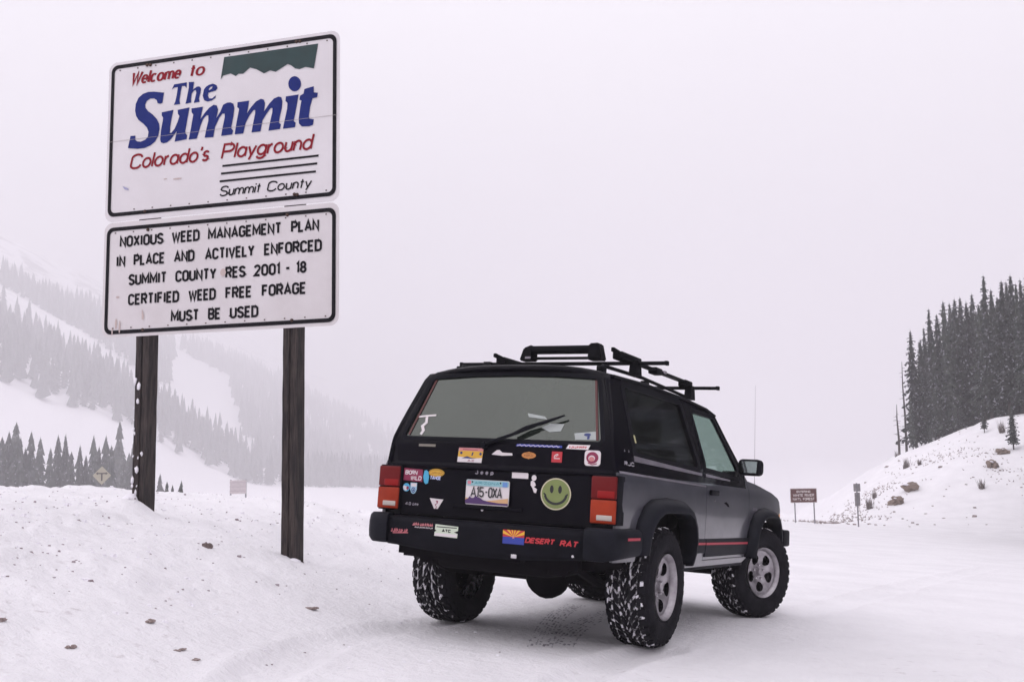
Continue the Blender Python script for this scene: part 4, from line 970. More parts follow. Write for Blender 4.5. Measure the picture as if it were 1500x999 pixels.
        f = obj('wheel_arch_flare', bm, FLARE, car); smooth_angle(f, 45)
        md = f.modifiers.new('thickness', 'SOLIDIFY'); md.thickness = .006
    ri = [(-.46, .60), (-.445, .70), (-.40, .775), (-.33, .825), (-.22, .860), (0, .866), (.26, .862), (.37, .825), (.43, .765), (.465, .68), (.455, .60), (.43, .52)]
    ro = [(-.565, .60), (-.555, .72), (-.505, .82), (-.42, .90), (-.29, .945), (0, .962), (.28, .950), (.43, .90), (.51, .815), (.555, .70), (.545, .60), (.52, .50)]
    flare(0, ri, ro)
    off = 2.556
    fi = [(x+off+ .0, z-.004) for x, z in [(-.45, .54)]+[(-a, b) for a, b in ri[::-1][1:]]+[(.465, .60)]]
    fi = [(2.10, .52), (2.10, .62), (2.13, .71), (2.19, .785), (2.28, .835), (2.40, .858), (2.56, .862), (2.76, .856), (2.87, .825), (2.95, .77), (3.01, .69), (3.03, .60)]
    fo = [(1.995, .53), (1.995, .62), (2.03, .72), (2.10, .82), (2.20, .89), (2.36, .930), (2.56, .940), (2.80, .925), (2.95, .885), (3.05, .81), (3.115, .71), (3.13, .60)]
    flare(1, fi, fo)
    # roof drip moulding
    tube('drip_rail', [(x, sg*(YB(x, lerp_tab(ZT, x)-.02)+.006), lerp_tab(ZT, x)-.012) for x in (-.60, -.3, 0, .4, .8, 1.1, 1.3, 1.42, 1.50)], .010, PLAST, car, 8)
    tube('pillar_moulding', [(1.50, sg*.685, 1.645), (1.75, sg*.748, 1.415), (1.99, sg*.812, 1.188)], .011, PLAST, car, 6)
    # front marker lamp, bump strip corner
    box('marker_lamp', (3.19, sg*.79-.03, .80), (3.262, sg*.79+.032, .90), mat('amber_marker', (.75, .30, .04), .3, coat=.4), car, .012)
    box('headlight', (3.25, sg*.60-.12, .82), (3.292, sg*.60+.12, .96), CLEAR, car, .015)
# inner liners, floor, structure behind the gaps
box('door_backing', (.80, -.80, .56), (2.08, -.74, 1.10), DARK, car); box('door_backing', (.80, .74, .56), (2.08, .80, 1.10), DARK, car)
sheet('pillar_lining', [(.745, 1.10), (.905, 1.10), (.885, 1.70), (.70, 1.70)], [], [], zc, lambda x, z: smR(x, z, -.035), .02, INTR, car)
sheet('pillar_lining', [(.745, 1.10), (.905, 1.10), (.885, 1.70), (.70, 1.70)], [], [], zc, lambda x, z: smL(x, z, -.035), .02, INTR, car, True)

# roof
bm = bmesh.new(); xs = [-.635, -.60, -.5, -.2, .2, .6, 1.0, 1.25, 1.4, 1.50]; n = 20
rows_ = []
for x in xs:
    ze = lerp_tab(ZT, x); yw = YB(x, ze)-.004; rw = []
    for k in range(n+1):
        t = -1+2*k/n; z = ze+.060*(1-abs(t)**3.2)
        if x == -.635: z -= .028
        xx = x-(.03*(1-t*t) if x < -.55 else 0)+(.06*(1-t*t) if x > 1.3 else 0)
        rw.append(bm.verts.new((xx, yw*t, z)))
    rows_.append(rw)
for a, b in zip(rows_[:-1], rows_[1:]):
    for k in range(n): bm.faces.new((a[k], b[k], b[k+1], a[k+1]))
bmesh.ops.recalc_face_normals(bm, faces=bm.faces)
roof = obj('roof', bm, PAINT, car); smooth_angle(roof, 60); md = roof.modifiers.new('thickness', 'SOLIDIFY'); md.thickness = .02; md.offset = -1
# hood, cowl, windscreen, nose
bm = bmesh.new(); xs = [2.03, 2.3, 2.59, 2.85, 3.05, 3.17, 3.235, 3.26]; zt_ = [(2.03, 1.150), (2.3, 1.134), (2.59, 1.104), (2.85, 1.074), (3.12, 1.034), (3.17, 1.02), (3.235, .985), (3.26, .94)]
rows_ = []
for x in xs:
    z0 = lerp_tab(zt_, x); rw = []
    for k in range(17):
        t = -1+k/8; yw = YB(x, z0)-.012; rw.append(bm.verts.new((x, yw*t, z0+.030*(1-abs(t)**4)-.0)))
    rows_.append(rw)
for a, b in zip(rows_[:-1], rows_[1:]):
    for k in range(16): bm.faces.new((a[k], b[k], b[k+1], a[k+1]))
bmesh.ops.recalc_face_normals(bm, faces=bm.faces)
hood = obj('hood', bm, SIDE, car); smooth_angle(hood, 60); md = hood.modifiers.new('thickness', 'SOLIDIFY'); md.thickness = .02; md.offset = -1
box('cowl', (1.93, -.79, 1.10), (2.05, .79, 1.165), PLAST, car, .01)
sheet('windscreen', [(-.78, 0), (.78, 0), (.655, 1), (-.655, 1)], [], [], [.5], lambda y, t: (1.985-.475*t+.02*(1-(y/.8)**2), y, 1.17+.505*t), 0, glass_mat('windscreen_glass', (.82, .92, .88), (.2, .22, .21), .08), car)
grl = box('grille', (3.235, -.48, .80), (3.275, .48, .985), PLAST, car, .01)
for k in range(8): box('grille_slot', (3.270, -.40+.105*k, .825), (3.282, -.34+.105*k, .965), DARK, grl)
box('nose_panel', (3.17, -.77, .60), (3.255, .77, .81), PAINT, car, .02)
fb_ = box('front_bumper', (3.24, -.84, .60), (3.40, .84, .755), PLAST, car, .025)
box('bumper_end', (3.06, -.905, .60), (3.30, -.83, .75), PLAST, fb_, .02); box('bumper_end', (3.06, .83, .60), (3.30, .905, .75), PLAST, fb_, .02)
# antenna on the right front wing
an = tube('antenna', [(2.62, -.74, 1.08), (2.61, -.74, 1.20), (2.56, -.74, 2.02)], [.005, .0017, .0008], mat('antenna_steel', (.25, .23, .25), .4, metal=.8), car, 6)
lathe('antenna_base', [(0, 1.13), (.014, 1.125), (.02, 1.10), (.022, 1.085)], PLAST, an, 12, 'Z', (2.62, -.74, 0), False)
# firewall, floor, inner walls of the wheel wells
box('floor', (-.80, -.70, .50), (2.0, .70, .56), DARK, car)
box('inner_wall', (-.80, -.60, .56), (.75, -.57, 1.05), DARK, car); box('inner_wall', (-.80, .57, .56), (.75, .60, 1.05), DARK, car)
box('wheel_well', (-.48, -.80, .875), (.49, -.58, .90), DARK, car); box('wheel_well', (-.48, .58, .875), (.49, .80, .90), DARK, car)
box('engine_bay', (2.06, -.60, .50), (3.22, .60, 1.06), DARK, car); box('firewall', (2.0, -.80, .50), (2.06, .80, 1.12), DARK, car)
box('wheel_well', (2.06, -.80, .868), (3.18, -.60, .89), DARK, car); box('wheel_well', (2.06, .60, .868), (3.18, .80, .89), DARK, car)
# interior
def seat(x, y):
    s = box('front_seat', (x, y-.25, .62), (x+.52, y+.25, .80), INTR, car, .05)
    bm = bmesh.new(); add_box(bm, (x-.10, y-.24, .74), (x+.06, y+.24, 1.33), .05, Matrix.Translation((x, 0, .74)) @ Matrix.Rotation(rad(-10), 4, 'Y') @ Matrix.Translation((-x, 0, -.74)))
    smooth_angle(obj('backrest', bm, INTR, s), 60)
    box('headrest', (x-.20, y-.13, 1.36), (x-.10, y+.13, 1.53), INTR, s, .03)
seat(.95, -.37); seat(.95, .37)
rsb = box('rear_seat', (-.05, -.56, .66), (.45, .56, .84), INTR, car, .05); box('backrest', (-.2, -.56, .80), (-.06, .56, 1.22), INTR, rsb, .05)
db = box('dashboard', (1.70, -.72, .90), (1.98, .72, 1.13), INTR, car, .04)
bm = bmesh.new(); r1 = [(1.62-.10*math.sin(a)*.4, .37+.18*math.cos(a), 1.08+.18*math.sin(a)) for a in [2*math.pi*k/20 for k in range(21)]]
add_tube(bm, r1, .014, 6, False); obj('steering_wheel', bm, INTR, db)
box('cargo_load', (-.72, -.50, .60), (-.24, .45, 1.14), INTR, car, .05)

# rear: hatch, rear panel, corners
def rm(y, z, o=0): return (XB(y, z)-o, y, z)
hatch_out = [(-.685, .755), (.685, .755), (.685, 1.058), (.80, 1.072), (.80, 1.21), (.785, 1.26), (.635, 1.69), (.60, 1.715), (.40, 1.737), (0, 1.748), (-.40, 1.737), (-.60, 1.715), (-.635, 1.69), (-.785, 1.26), (-.80, 1.21), (-.80, 1.072), (-.685, 1.058)]
rw_out = [(-.70, 1.262), (.70, 1.262), (.712, 1.28), (.61, 1.655), (.585, 1.672), (.3, 1.690), (0, 1.695), (-.3, 1.690), (-.585, 1.672), (-.61, 1.655), (-.712, 1.28)]
yc = [-.8, -.76, -.73, -.70, -.5, -.25, 0, .25, .5, .70, .73, .76, .8]
zr = [.8, .9, 1.055, 1.068, 1.082, 1.098, 1.15, 1.21, 1.25, 1.35, 1.45, 1.55, 1.65]
hatch = sheet('tailgate', hatch_out, [rw_out], yc, zr, rm, .02, PAINT, car, True)
sheet('rear_window', grow(rw_out, .006), [], yc, zr, lambda y, z: rm(y, z, -.010), 0, GREAR, hatch, True)
sheet('window_seal', grow(rw_out, .022), [grow(rw_out, -.004)], yc, zr, lambda y, z: rm(y, z, .003), .006, PLAST, hatch, True)
sheet('rear_panel', [(-.83, .56), (.83, .56), (.83, 1.062), (.692, 1.062), (.692, .748), (-.692, .748), (-.692, 1.062), (-.83, 1.062)], [], yc, [.75, .9], lambda y, z: rm(y, z, -.004), .02, PAINT, car, True)
sheet('lower_rim', [(-.66, .760), (.66, .760), (.62, .80), (-.62, .80)], [], yc, [], lambda y, z: rm(y, z, .006+.02*(z-.76)), .006, PAINT, hatch, True)
box('plate_recess', (-.855, -.22, .815), (-.834, .28, .838), PAINT, hatch, .006)
# red edge tapes inside the rear glass
TAPE = mat('maroon_tape', (.085, .018, .018), .6)
for s in (-1, 1):
    sheet('edge_tape', [(s*.690, 1.275), (s*.675, 1.275), (s*.583, 1.66), (s*.598, 1.66)], [], [], zr, lambda y, z: rm(y, z, -.004), 0, TAPE, hatch, True)
# corner pillars joining hatch and side
for s in (-1, 1):
    bm = bmesh.new(); rows_ = []
    for z in [.56, .8, 1.05, 1.068, 1.082, 1.10, 1.21, 1.26, 1.4, 1.55, 1.66, 1.705]:
        xs_ = lerp_tab([(.5, -.828), (1.21, -.826), (1.27, -.815), (1.66, -.66), (1.705, -.62)], z)
        yo = lerp_tab([(.5, .80), (1.07, .805), (1.21, .80), (1.26, .785), (1.69, .635), (1.71, .62)], z)
        a = Vector(rm(yo-.01, z, -.006)); b = Vector((xs_+.012, YB(xs_, z)-.004, z)); c = Vector((a.x*.5+b.x*.5-.010, a.y*.35+b.y*.65+.004, z))
        if z < 1.06: a = Vector((a.x+.0, a.y, z))
        rows_.append([bm.verts.new((p.x, s*p.y, p.z)) for p in (a, (a+c)/2+Vector((-.004, 0, 0)), c, (b+c)/2+Vector((-.002, .002, 0)), b)])
    for a, b in zip(rows_[:-1], rows_[1:]):
        for k in range(4): bm.faces.new((a[k], a[k+1], b[k+1], b[k]))
    bmesh.ops.recalc_face_normals(bm, faces=bm.faces)
    cp_ = obj('corner_pillar', bm, PAINT, car); smooth_angle(cp_, 60); md = cp_.modifiers.new('thickness', 'SOLIDIFY'); md.thickness = .012; md.offset = -1
    # tail light cluster
    T = box('taillight', (-.852, s*.770-.080, .775), (-.74, s*.770+.086, 1.068), PLAST, car, .006)
    box('red_lens', (-.862, s*.770-.074, .927), (-.738, s*.770+.090, 1.060), REDL, T, .008)
    box('bright_red_lens', (-.8645, s*.768-.066, .932), (-.85, s*.768+.045, .975), REDB, T, .004)
    box('amber_lens', (-.862, s*.770-.074, .782), (-.738, s*.770+.090, .922), AMB, T, .008)
    box('reverse_lens', (-.866, s*.768-.055, .800), (-.85, s*.768+.045, .832), CLEAR, T, .004)
# rear bumper
bm = bmesh.new(); pr = [(.0, .562), (-.012, .575), (-.018, .62), (-.018, .70), (-.010, .728), (.02, .742), (.12, .742)]
rows_ = []
for y in [-.70+.07*k for k in range(21)]:
    rows_.append([bm.verts.new((-.945+dx+.012*(y/.7)**2, y, z-(.035*(1-(y/.66)**2) if z < .57 and abs(y) < .66 else 0))) for dx, z in pr])
for a, b in zip(rows_[:-1], rows_[1:]):
    for k in range(6): bm.faces.new((a[k], b[k], b[k+1], a[k+1]))
bmesh.ops.recalc_face_normals(bm, faces=bm.faces)
bump = obj('rear_bumper', bm, PLAST, car); smooth_angle(bump, 50); md = bump.modifiers.new('thickness', 'SOLIDIFY'); md.thickness = .006; md.offset = -1
for s in (-1, 1):
    path = [(-.972, .695), (-.972, .77), (-.955, .825), (-.915, .870), (-.86, .895), (-.75, .905), (-.56, .905)]
    bm = bmesh.new(); rows_ = []
    for i, (x, y) in enumerate(path):
        a = Vector(path[max(i-1, 0)]); b = Vector(path[min(i+1, len(path)-1)]); d = (b-a).normalized(); nn = Vector((-d.y, d.x)); 
        if nn.dot(Vector((x+.5, y-.4))) < 0: nn = -nn
        rw = []
        for o_, z in ((-.05, .565), (-.018, .568), (-.004, .59), (0, .64), (0, .70), (-.006, .738), (-.022, .755), (-.07, .757)):
            if z < .6: z += .03*max(0, i-2)/4
            rw.append(bm.verts.new((x+nn.x*o_, s*(y+nn.y*o_), z)))
        rows_.append(rw)
    for a, b in zip(rows_[:-1], rows_[1:]):
        for k in range(7): bm.faces.new((a[k], a[k+1], b[k+1], b[k]))
    bm.faces.new(rows_[0]); bm.faces.new(rows_[-1])
    bmesh.ops.recalc_face_normals(bm, faces=bm.faces)
    bc = obj('bumper_end', bm, FLARE, bump); smooth_angle(bc, 40)
    box('red_stripe', (-.80, s*.9065-.001, .692), (-.60, s*.9065+.001, .708), RS, bc)
box('bumper_beam', (-.925, -.80, .58), (-.84, .80, .735), DARK, car)
hb = box('hitch_receiver', (-.93, -.27, .515), (-.72, -.17, .575), DARK, car, .01); box('hitch_pin', (-.955, -.255, .541), (-.93, -.215, .566), CHROME, hb, .004); box('hitch_clip', (-.952, -.205, .545), (-.93, -.185, .562), PLAST, hb, .003)
lathe('bumper_bolt', [(0, -.966), (.008, -.965), (.010, -.95)], CHROME, car, 10, 'X', (0, -.63, .585), False)
# underbody
box('fuel_tank', (-.80, -.42, .43), (-.36, .42, .54), DARK, car, .05); box('crossmember', (-.86, -.62, .49), (-.80, .62, .58), DARK, car)
for s in (-1, 1):
    box('frame_rail', (-.84, s*.46-.05, .455), (2.1, s*.46+.05, .55), DARK, car, .01)
    lf = tube('leaf_spring', [(-.72, s*.55, .50), (-.4, s*.55, .40), (0, s*.55, .36), (.35, s*.55, .40), (.62, s*.55, .49)], .028, DARK, car, 6)
    tube('shock_absorber', [(-.05, s*.42, .37), (-.25, s*.36, .60)], .03, DARK, car, 8)
    box('sill', (.50, s*.775-.04, .462), (2.0, s*.775+.04, .495), FLARE, car, .01)
tube('exhaust_pipe', [(1.6, -.2, .44), (.5, -.25, .42), (.15, -.38, .50), (-.35, -.50, .50), (-.84, -.52, .48)], .028, DARK, car, 10)
tube('muffler', [(1.5, -.30, .43), (.8, -.30, .43)], .085, DARK, car, 12)
tube('drive_shaft', [(.15, -.02, .38), (1.2, 0, .48)], .035, DARK, car, 8)
box('transfer_case', (1.05, -.32, .36), (1.65, .25, .52), DARK, car, .04); box('skid_plate', (.95, -.62, .425), (1.35, .62, .455), DARK, car, .006)
def axle(x, yd, parent):
    a = tube('axle', [(x, -.70, .385), (x, .70, .385)], .042, DARK, parent, 12)
    lathe('differential', [(0, x-.16), (.07, x-.155), (.13, x-.10), (.155, x-.03), (.15, x+.03), (.09, x+.10), (.05, x+.18)], DARK, a, 20, 'X', (0, yd, .385))
    return a
axle(0, -.02, car); axle(2.555, .28, car)
tube('tie_rod', [(2.40, -.60, .36), (2.40, .60, .36)], .02, DARK, car, 8)

# ------------------------------------------------------------------ wheels
TYR_R, TYR_W = .385, .262
def rim_meshes():
    """alloy with five rounded windows, its outer face towards -Y at y = 0"""
    bm = bmesh.new()
    add_lathe(bm, [(.150, .20), (.175, .15), (.172, .10), (.178, .05), (.186, .015), (.205, -.004), (.213, -.010), (.214, .002), (.209, .012)], 60)
    NA = 200; r0, r1 = .040, .188
    def dish(r): return .052-.030*math.sin(min(1, max(0, (r-.04)/.14))*math.pi*.5)**1.0+.012*((r-.04)/.15)**2 if r < .17 else .022+.012*((.17-.04)/.15)**2-(r-.17)*.3
    cols = []
    for k in range(NA):
        a = 2*math.pi*k/NA; c = (a/(2*math.pi/5)+.5) % 1-.5; th = abs(c)*2*math.pi/5
        w_ = rad(20.5); q = th/w_
        if q < 1:
            s_ = math.sqrt(1-q**2.6); mid = .124; half = .040*s_; ra, rb = mid-half*1.05, mid+half
        else: ra = rb = .124
        cols.append((a, ra, rb))
    def V(a, r, dy=0):
        dy += .016*max(0, min(1, (.088-r)/.012))
        return bm.verts.new((r*math.cos(a), dish(r)+dy, r*math.sin(a)))
    inn = []; outr = []
    for a, ra, rb in cols:
        inn.append([V(a, r0+(ra-r0)*t) for t in (0, .35, .7, 1)]); outr.append([V(a, rb+(r1-rb)*t) for t in (0, .3, .65, 1)])
    lip_i = [bm.verts.new((ra*math.cos(a)*1.0, dish(ra)+.03, ra*math.sin(a))) for a, ra, rb in cols]
    lip_o = [bm.verts.new((rb*math.cos(a)*1.0, dish(rb)+.03, rb*math.sin(a))) for a, ra, rb in cols]
    for k in range(NA):
        j = (k+1) % NA
        for t in range(3):
            bm.faces.new((inn[k][t], inn[k][t+1], inn[j][t+1], inn[j][t])); bm.faces.new((outr[k][t], outr[k][t+1], outr[j][t+1], outr[j][t]))
        if cols[k][2]-cols[k][1] > 1e-6 or cols[j][2]-cols[j][1] > 1e-6:
            for f_ in ((inn[k][3], lip_i[k], lip_i[j], inn[j][3]), (outr[k][0], outr[j][0], lip_o[j], lip_o[k])): bm.faces.new(f_).material_index = 1
    bmesh.ops.remove_doubles(bm, verts=bm.verts, dist=2e-5); bmesh.ops.recalc_face_normals(bm, faces=bm.faces)
    me = bpy.data.meshes.new('rim'); [setattr(f, 'smooth', True) for f in bm.faces]; bm.to_mesh(me); bm.free(); me.materials.append(ALLOY); me.materials.append(DARK)
    try: me.set_sharp_from_angle(angle=rad(38))
    except Exception: pass
    bm = bmesh.new(); add_lathe(bm, [(0, .018), (.022, .019), (.028, .026), (.031, .05), (.045, .075)], 24)
    me2 = bpy.data.meshes.new('hub_cap'); bmesh.ops.recalc_face_normals(bm, faces=bm.faces); bm.to_mesh(me2); bm.free(); me2.materials.append(ALLOY)
    bm = bmesh.new()
    for k in range(5): add_lathe(bm, [(0, .026), (.009, .027), (.010, .06)], 6, 'Y', (.064*math.cos(rad(36+72*k)), .014, .064*math.sin(rad(36+72*k))))
    me3 = bpy.data.meshes.new('wheel_nuts'); bmesh.ops.recalc_face_normals(bm, faces=bm.faces); bm.to_mesh(me3); bm.free(); me3.materials.append(CHROME)
    bm = bmesh.new(); rr = add_lathe(bm, [(.03, .085), (.172, .09), (.172, .19)], 40); bmesh.ops.recalc_face_normals(bm, faces=bm.faces)
    me4 = bpy.data.meshes.new('brake_drum'); bm.to_mesh(me4); bm.free(); me4.materials.append(DARK)
    return me, me2, me3, me4
RIMM = rim_meshes()
def tyre_mesh():
    bm = bmesh.new(); W = TYR_W
    add_lathe(bm, [(.212, .012), (.222, -.006), (.245, -.018), (.285, -.026), (.325, -.022), (.350, -.010), (.366, .006), (.374, .026), (.377, .07), (.378, W/2), (.377, W-.07), (.374, W-.026), (.366, W-.006), (.350, W+.010), (.32, W+.02), (.28, W+.024), (.24, W+.012), (.212, W-.01)], 96)
    bmesh.ops.recalc_face_normals(bm, faces=bm.faces)
    for f in bm.faces: f.smooth = True
    me = bpy.data.meshes.new('tyre_carcass'); bm.to_mesh(me); bm.free(); me.materials.append(RUB); me.materials.append(TREADSNOW)
    for p in me.polygons:
        c = p.center; r = math.hypot(c.x, c.z)
        if r > .3715: p.material_index = 1
    return me
def tread_snow():
    m = bpy.data.materials.new('snow_in_tread'); m.use_nodes = True; n = m.node_tree; b = n.nodes['Principled BSDF']; b.inputs['Roughness'].default_value = .85
    tcn = n.nodes.new('ShaderNodeTexCoord'); t = n.nodes.new('ShaderNodeTexNoise'); t.inputs['Scale'].default_value = 36; t.inputs['Detail'].default_value = 4
    r = n.nodes.new('ShaderNodeValToRGB'); r.color_ramp.elements[0].position = .48; r.color_ramp.elements[1].position = .62; r.color_ramp.elements[0].color = (.012, .012, .014, 1); r.color_ramp.elements[1].color = (.78, .76, .80, 1)
    n.links.new(tcn.outputs['Object'], t.inputs['Vector']); n.links.new(t.outputs['Fac'], r.inputs['Fac']); n.links.new(r.outputs[0], b.inputs['Base Color'])
    return m
TREADSNOW = tread_snow()
def tread_meshes():
    bm = bmesh.new(); r = random.Random(2); W = TYR_W; N = 34; bs = bmesh.new()
    def blk(bmx, a, y, da, dy, sk, h0, h1, tilt=0):
        vs = []
        for (sa, sy, rr) in ((-1, -1, h0), (1, -1, h0), (1, 1, h0), (-1, 1, h0), (-1, -1, h1), (1, -1, h1), (1, 1, h1), (-1, 1, h1)):
            yy = y+sy*dy; aa = a+sa*da+sk*sy; drop = .012*max(0, (abs(yy-W/2)-.095)/.035)**2
            k = .9 if rr == h1 else 1
            aa = a+sa*da*k+sk*sy; yy = y+sy*dy*k
            vs.append(bmx.verts.new(((rr-drop)*math.cos(aa), yy, (rr-drop)*math.sin(aa))))
        for f in ((4, 5, 6, 7), (0, 1, 5, 4), (1, 2, 6, 5), (2, 3, 7, 6), (3, 0, 4, 7)): bmx.faces.new([vs[i] for i in f])
    for k in range(N):
        a = 2*math.pi*k/N
        st = 2*math.pi/N
        blk(bm, a, .020, st*.34, .024, .02, .362, .3885); blk(bm, a+st*.5, W-.020, st*.34, .024, -.02, .362, .3885)
        blk(bm, a+st*.25, .072, st*.33, .017, .05, .37, .389); blk(bm, a+st*.75, W-.072, st*.33, .017, -.05, .37, .389)
        blk(bm, a, W/2+.012, st*.30, .014, -.06, .37, .389); blk(bm, a+st*.5, W/2-.014, st*.30, .013, .06, .37, .389)
        blk(bm, a+st*.1, -.012, st*.25, .006, 0, .345, .372) ; blk(bm, a+st*.6, W+.012, st*.25, .006, 0, .345, .372)
        # lumps of snow pressed between the blocks, uneven
        for y0 in (.047, .10, W/2, W-.10, W-.047, .020, W-.02):
            if r.random() < .52:
                blk(bs, a+st*(r.random()), y0+r.uniform(-.006, .006), st*r.uniform(.10, .26), r.uniform(.004, .011), r.uniform(-.05, .05), .36, .380+r.uniform(0, .0085))
    out = []
    for nm, b_, m_ in (('tread_blocks', bm, RUB), ('packed_snow', bs, SNOWP)):
        bmesh.ops.recalc_face_normals(b_, faces=b_.faces); me = bpy.data.meshes.new(nm); b_.to_mesh(me); b_.free(); me.materials.append(m_); out.append(me)
    return out
TYRE = tyre_mesh(); TREAD, PACK = tread_meshes()
LETT = mat('tyre_lettering', (.05, .048, .05), .7)
def wheel(x, s, steer, spin):
    w_ = empty('wheel'); w_.parent = car; w_.location = (x, s*.735, .385)
    rz = rad(steer) if s < 0 else rad(180+steer)
    w_.rotation_euler = (0, 0, rz)
    def part(nm, me, dy):
        o = link(nm, me, None, w_); o.location = (0, dy, 0); o.rotation_euler = (0, rad(spin), 0); return o
    part('tyre', TYRE, -.125); part('tread_blocks', TREAD, -.125); tag(part('packed_snow', PACK, -.125), kind='stuff')
    for me, nm in zip(RIMM, ('rim', 'hub_cap', 'wheel_nuts', 'brake_drum')): part(nm, me, -.128)
wheel(0, -1, 0, 10); wheel(0, 1, 0, 50); wheel(2.60, -1, -24, 20); wheel(2.60, 1, -24, 70)

# ------------------------------------------------------------------ roof rack with carriers
RK = mat('rack_black', (.004, .004, .006), .55, spec=.08)
for s in (-1, 1):
    rr_ = tube('roof_rail', [(-.46, s*.53, 1.765), (-.42, s*.53, 1.785), (.3, s*.53, 1.797), (1.20, s*.53, 1.772), (1.26, s*.53, 1.755)], .013, RK, car, 8)
    for x in (-.44, .35, 1.22): box('rail_foot', (x-.04, s*.53-.022, 1.735), (x+.04, s*.53+.022, 1.780), RK, rr_, .008)
bars = []
for x, z in ((.02, 1.862), (1.20, 1.832)):
    b_ = box('crossbar', (x-.015, -.80, z-.012), (x+.015, .80, z+.012), RK, car, .003)
    for s in (-1, 1):
        box('end_cap', (x-.018, s*.808-.012, z-.015), (x+.018, s*.808+.012, z+.015), RK, b_, .003)
        f_ = sheet('bar_foot', [(-.055, -.09), (.06, -.09), (.035, .016), (-.03, .016)], [], [], [], lambda u, v, x=x, z=z, s=s: (x+u, s*.58-.03, z+v), .055, RK, b_)
# bike tray on the right: fork clamp at the back, tray along the car
def tray(y, s, nm, x0=-.20):
    t = box(nm, (x0+.05, y-.026, 1.868), (1.22, y+.026, 1.888), RK, car, .006)
    Mx = Matrix.Translation((x0, y, 1.888))
    bm = bmesh.new(); add_box(bm, (-.02, -.038, -.030), (.34, .038, .024), .010, Mx); smooth_angle(obj('clamp_block', bm, RK, t), 50)
    bm = bmesh.new(); add_box(bm, (-.11, -.012, .0), (.06, .012, .028), .004, Mx @ Matrix.Rotation(rad(5), 4, 'Y')); obj('lever', bm, RK, t)
    box('strap_buckle', (.62, y-.032, 1.872), (.68, y+.032, 1.896), TRIM, t, .006)
    box('tray_end', (1.12, y-.036, 1.836), (1.28, y+.036, 1.892), RK, t, .012)
    box('tray_clip', (.45, y-.034, 1.85), (.58, y+.034, 1.898), RK, t, .008)
    return t
tray(-.545, -1, 'bike_tray'); tray(.46, 1, 'bike_tray', .0)
# ski carrier across the rear bar
sk = box('ski_carrier', (-.055, -.32, 1.932), (.035, .235, 1.984), RK, car, .012)
box('lower_jaw', (-.05, -.31, 1.893), (.03, .22, 1.903), RK, sk, .003)
for y0, y1 in ((-.36, -.25), (.18, .275)):
    bm = bmesh.new(); sgn = -1 if y0 < -.3 else 1
    vs = [(-.06, y0+.0, 1.880), (-.06, y1, 1.880), (-.06, y1-(0 if sgn > 0 else .01), 1.996), (-.06, y0+(.03 if sgn < 0 else .0), 2.000)]
    if sgn > 0: vs = [(-.06, y0, 1.880), (-.06, y1+.01, 1.878), (-.06, y1-.02, 1.970), (-.06, y0+.01, 1.992)]
    a = [bm.verts.new(v) for v in vs]; b = [bm.verts.new((v[0]+.10, v[1], v[2])) for v in vs]
    bm.faces.new(a); bm.faces.new(b[::-1])
    for k in range(4): bm.faces.new((a[k], b[k], b[(k+1) % 4], a[(k+1) % 4]))
    bmesh.ops.recalc_face_normals(bm, faces=bm.faces); bmesh.ops.bevel(bm, geom=bm.edges[:], offset=.008, segments=2, affect='EDGES')
    smooth_angle(obj('carrier_end', bm, RK, sk), 50)
box('carrier_label', (-.0625, .19, 1.890), (-.0600, .235, 1.905), TRIM, sk)

# ------------------------------------------------------------------ wiper
wp = tube('rear_wiper', [(-.850, .075, 1.222), (-.848, -.03, 1.262), (-.838, -.126, 1.297), (-.812, -.26, 1.352)], [.014, .011, .010, .008], PLAST, car, 8)
lathe('wiper_hub', [(0, -.872), (.02, -.868), (.024, -.85), (.024, -.826)], PLAST, wp, 16, 'X', (0, .08, 1.218), False)
tube('wiper_blade', [(-.828, -.115, 1.300), (-.812, -.20, 1.342), (-.800, -.31, 1.374), (-.782, -.445, 1.424)], [.007, .012, .012, .006], PLAST, wp, 6)
# ------------------------------------------------------------------ plate, badges and stickers
def flat(name, col, r=.5, **k): return mat(name, col, r, **k)
SW = flat('sticker_white', (.66, .61, .62)); SK = flat('sticker_black', (.01, .01, .012)); SY_ = flat('sticker_yellow', (.60, .34, .03)); SMR = flat('sticker_maroon', (.22, .012, .055))
SPK = flat('sticker_pink', (.55, .20, .20)); SRD = flat('sticker_red', (.45, .02, .03)); SBL = flat('sticker_blue', (.02, .04, .30)); SLB = flat('sticker_light_blue', (.06, .36, .58)); SOR = flat('sticker_orange', (.50, .20, .05))
SBG = flat('sticker_beige', (.20, .18, .15)); SGN = flat('sticker_pale_green', (.55, .62, .50)); SDB = flat('sticker_dark_blue', (.015, .03, .14))
def rmap(y, z, l): 
    if z < 1.06: y -= .046*min(1, max(0, (y-.38)/.30))
    x, yy, zz = rm(y, z, .0035+l); return Vector((x, yy, zz))
def bmap2(y, z, l): return Vector((-.9645+.012*(y/.7)**2-l, y, z))
def tword(s, y0, y1, z, h, sw, slant=0, gap=.3):
    """lettering on the tail reads left to right as seen from behind: y falls"""
    return [[(-a, b) for a, b in p] for p in word(s, -y0, -y1, z, h, sw, slant, gap)]
def squig(y0, y1, z, h, sw, seed=1):
    """print too small to read: a broken row of uneven marks"""
    r = random.Random(seed); out = []; y = y0
    while y > y1+.006:
        w_ = r.uniform(.006, .013)*(h/.016)**.5
        out += ribbon([(y, z), (y-w_*.35, z+h*r.uniform(.7, 1)), (y-w_*.6, z+h*r.uniform(.2, .5)), (y-w_*.9, z+h*r.uniform(.6, 1))], sw) if r.random() < .7 else ribbon([(y, z+h*.1), (y-w_*.8, z+h*.1), (y-w_*.8, z+h*.9)], sw)
        y -= w_+r.uniform(.002, .005)
    return out
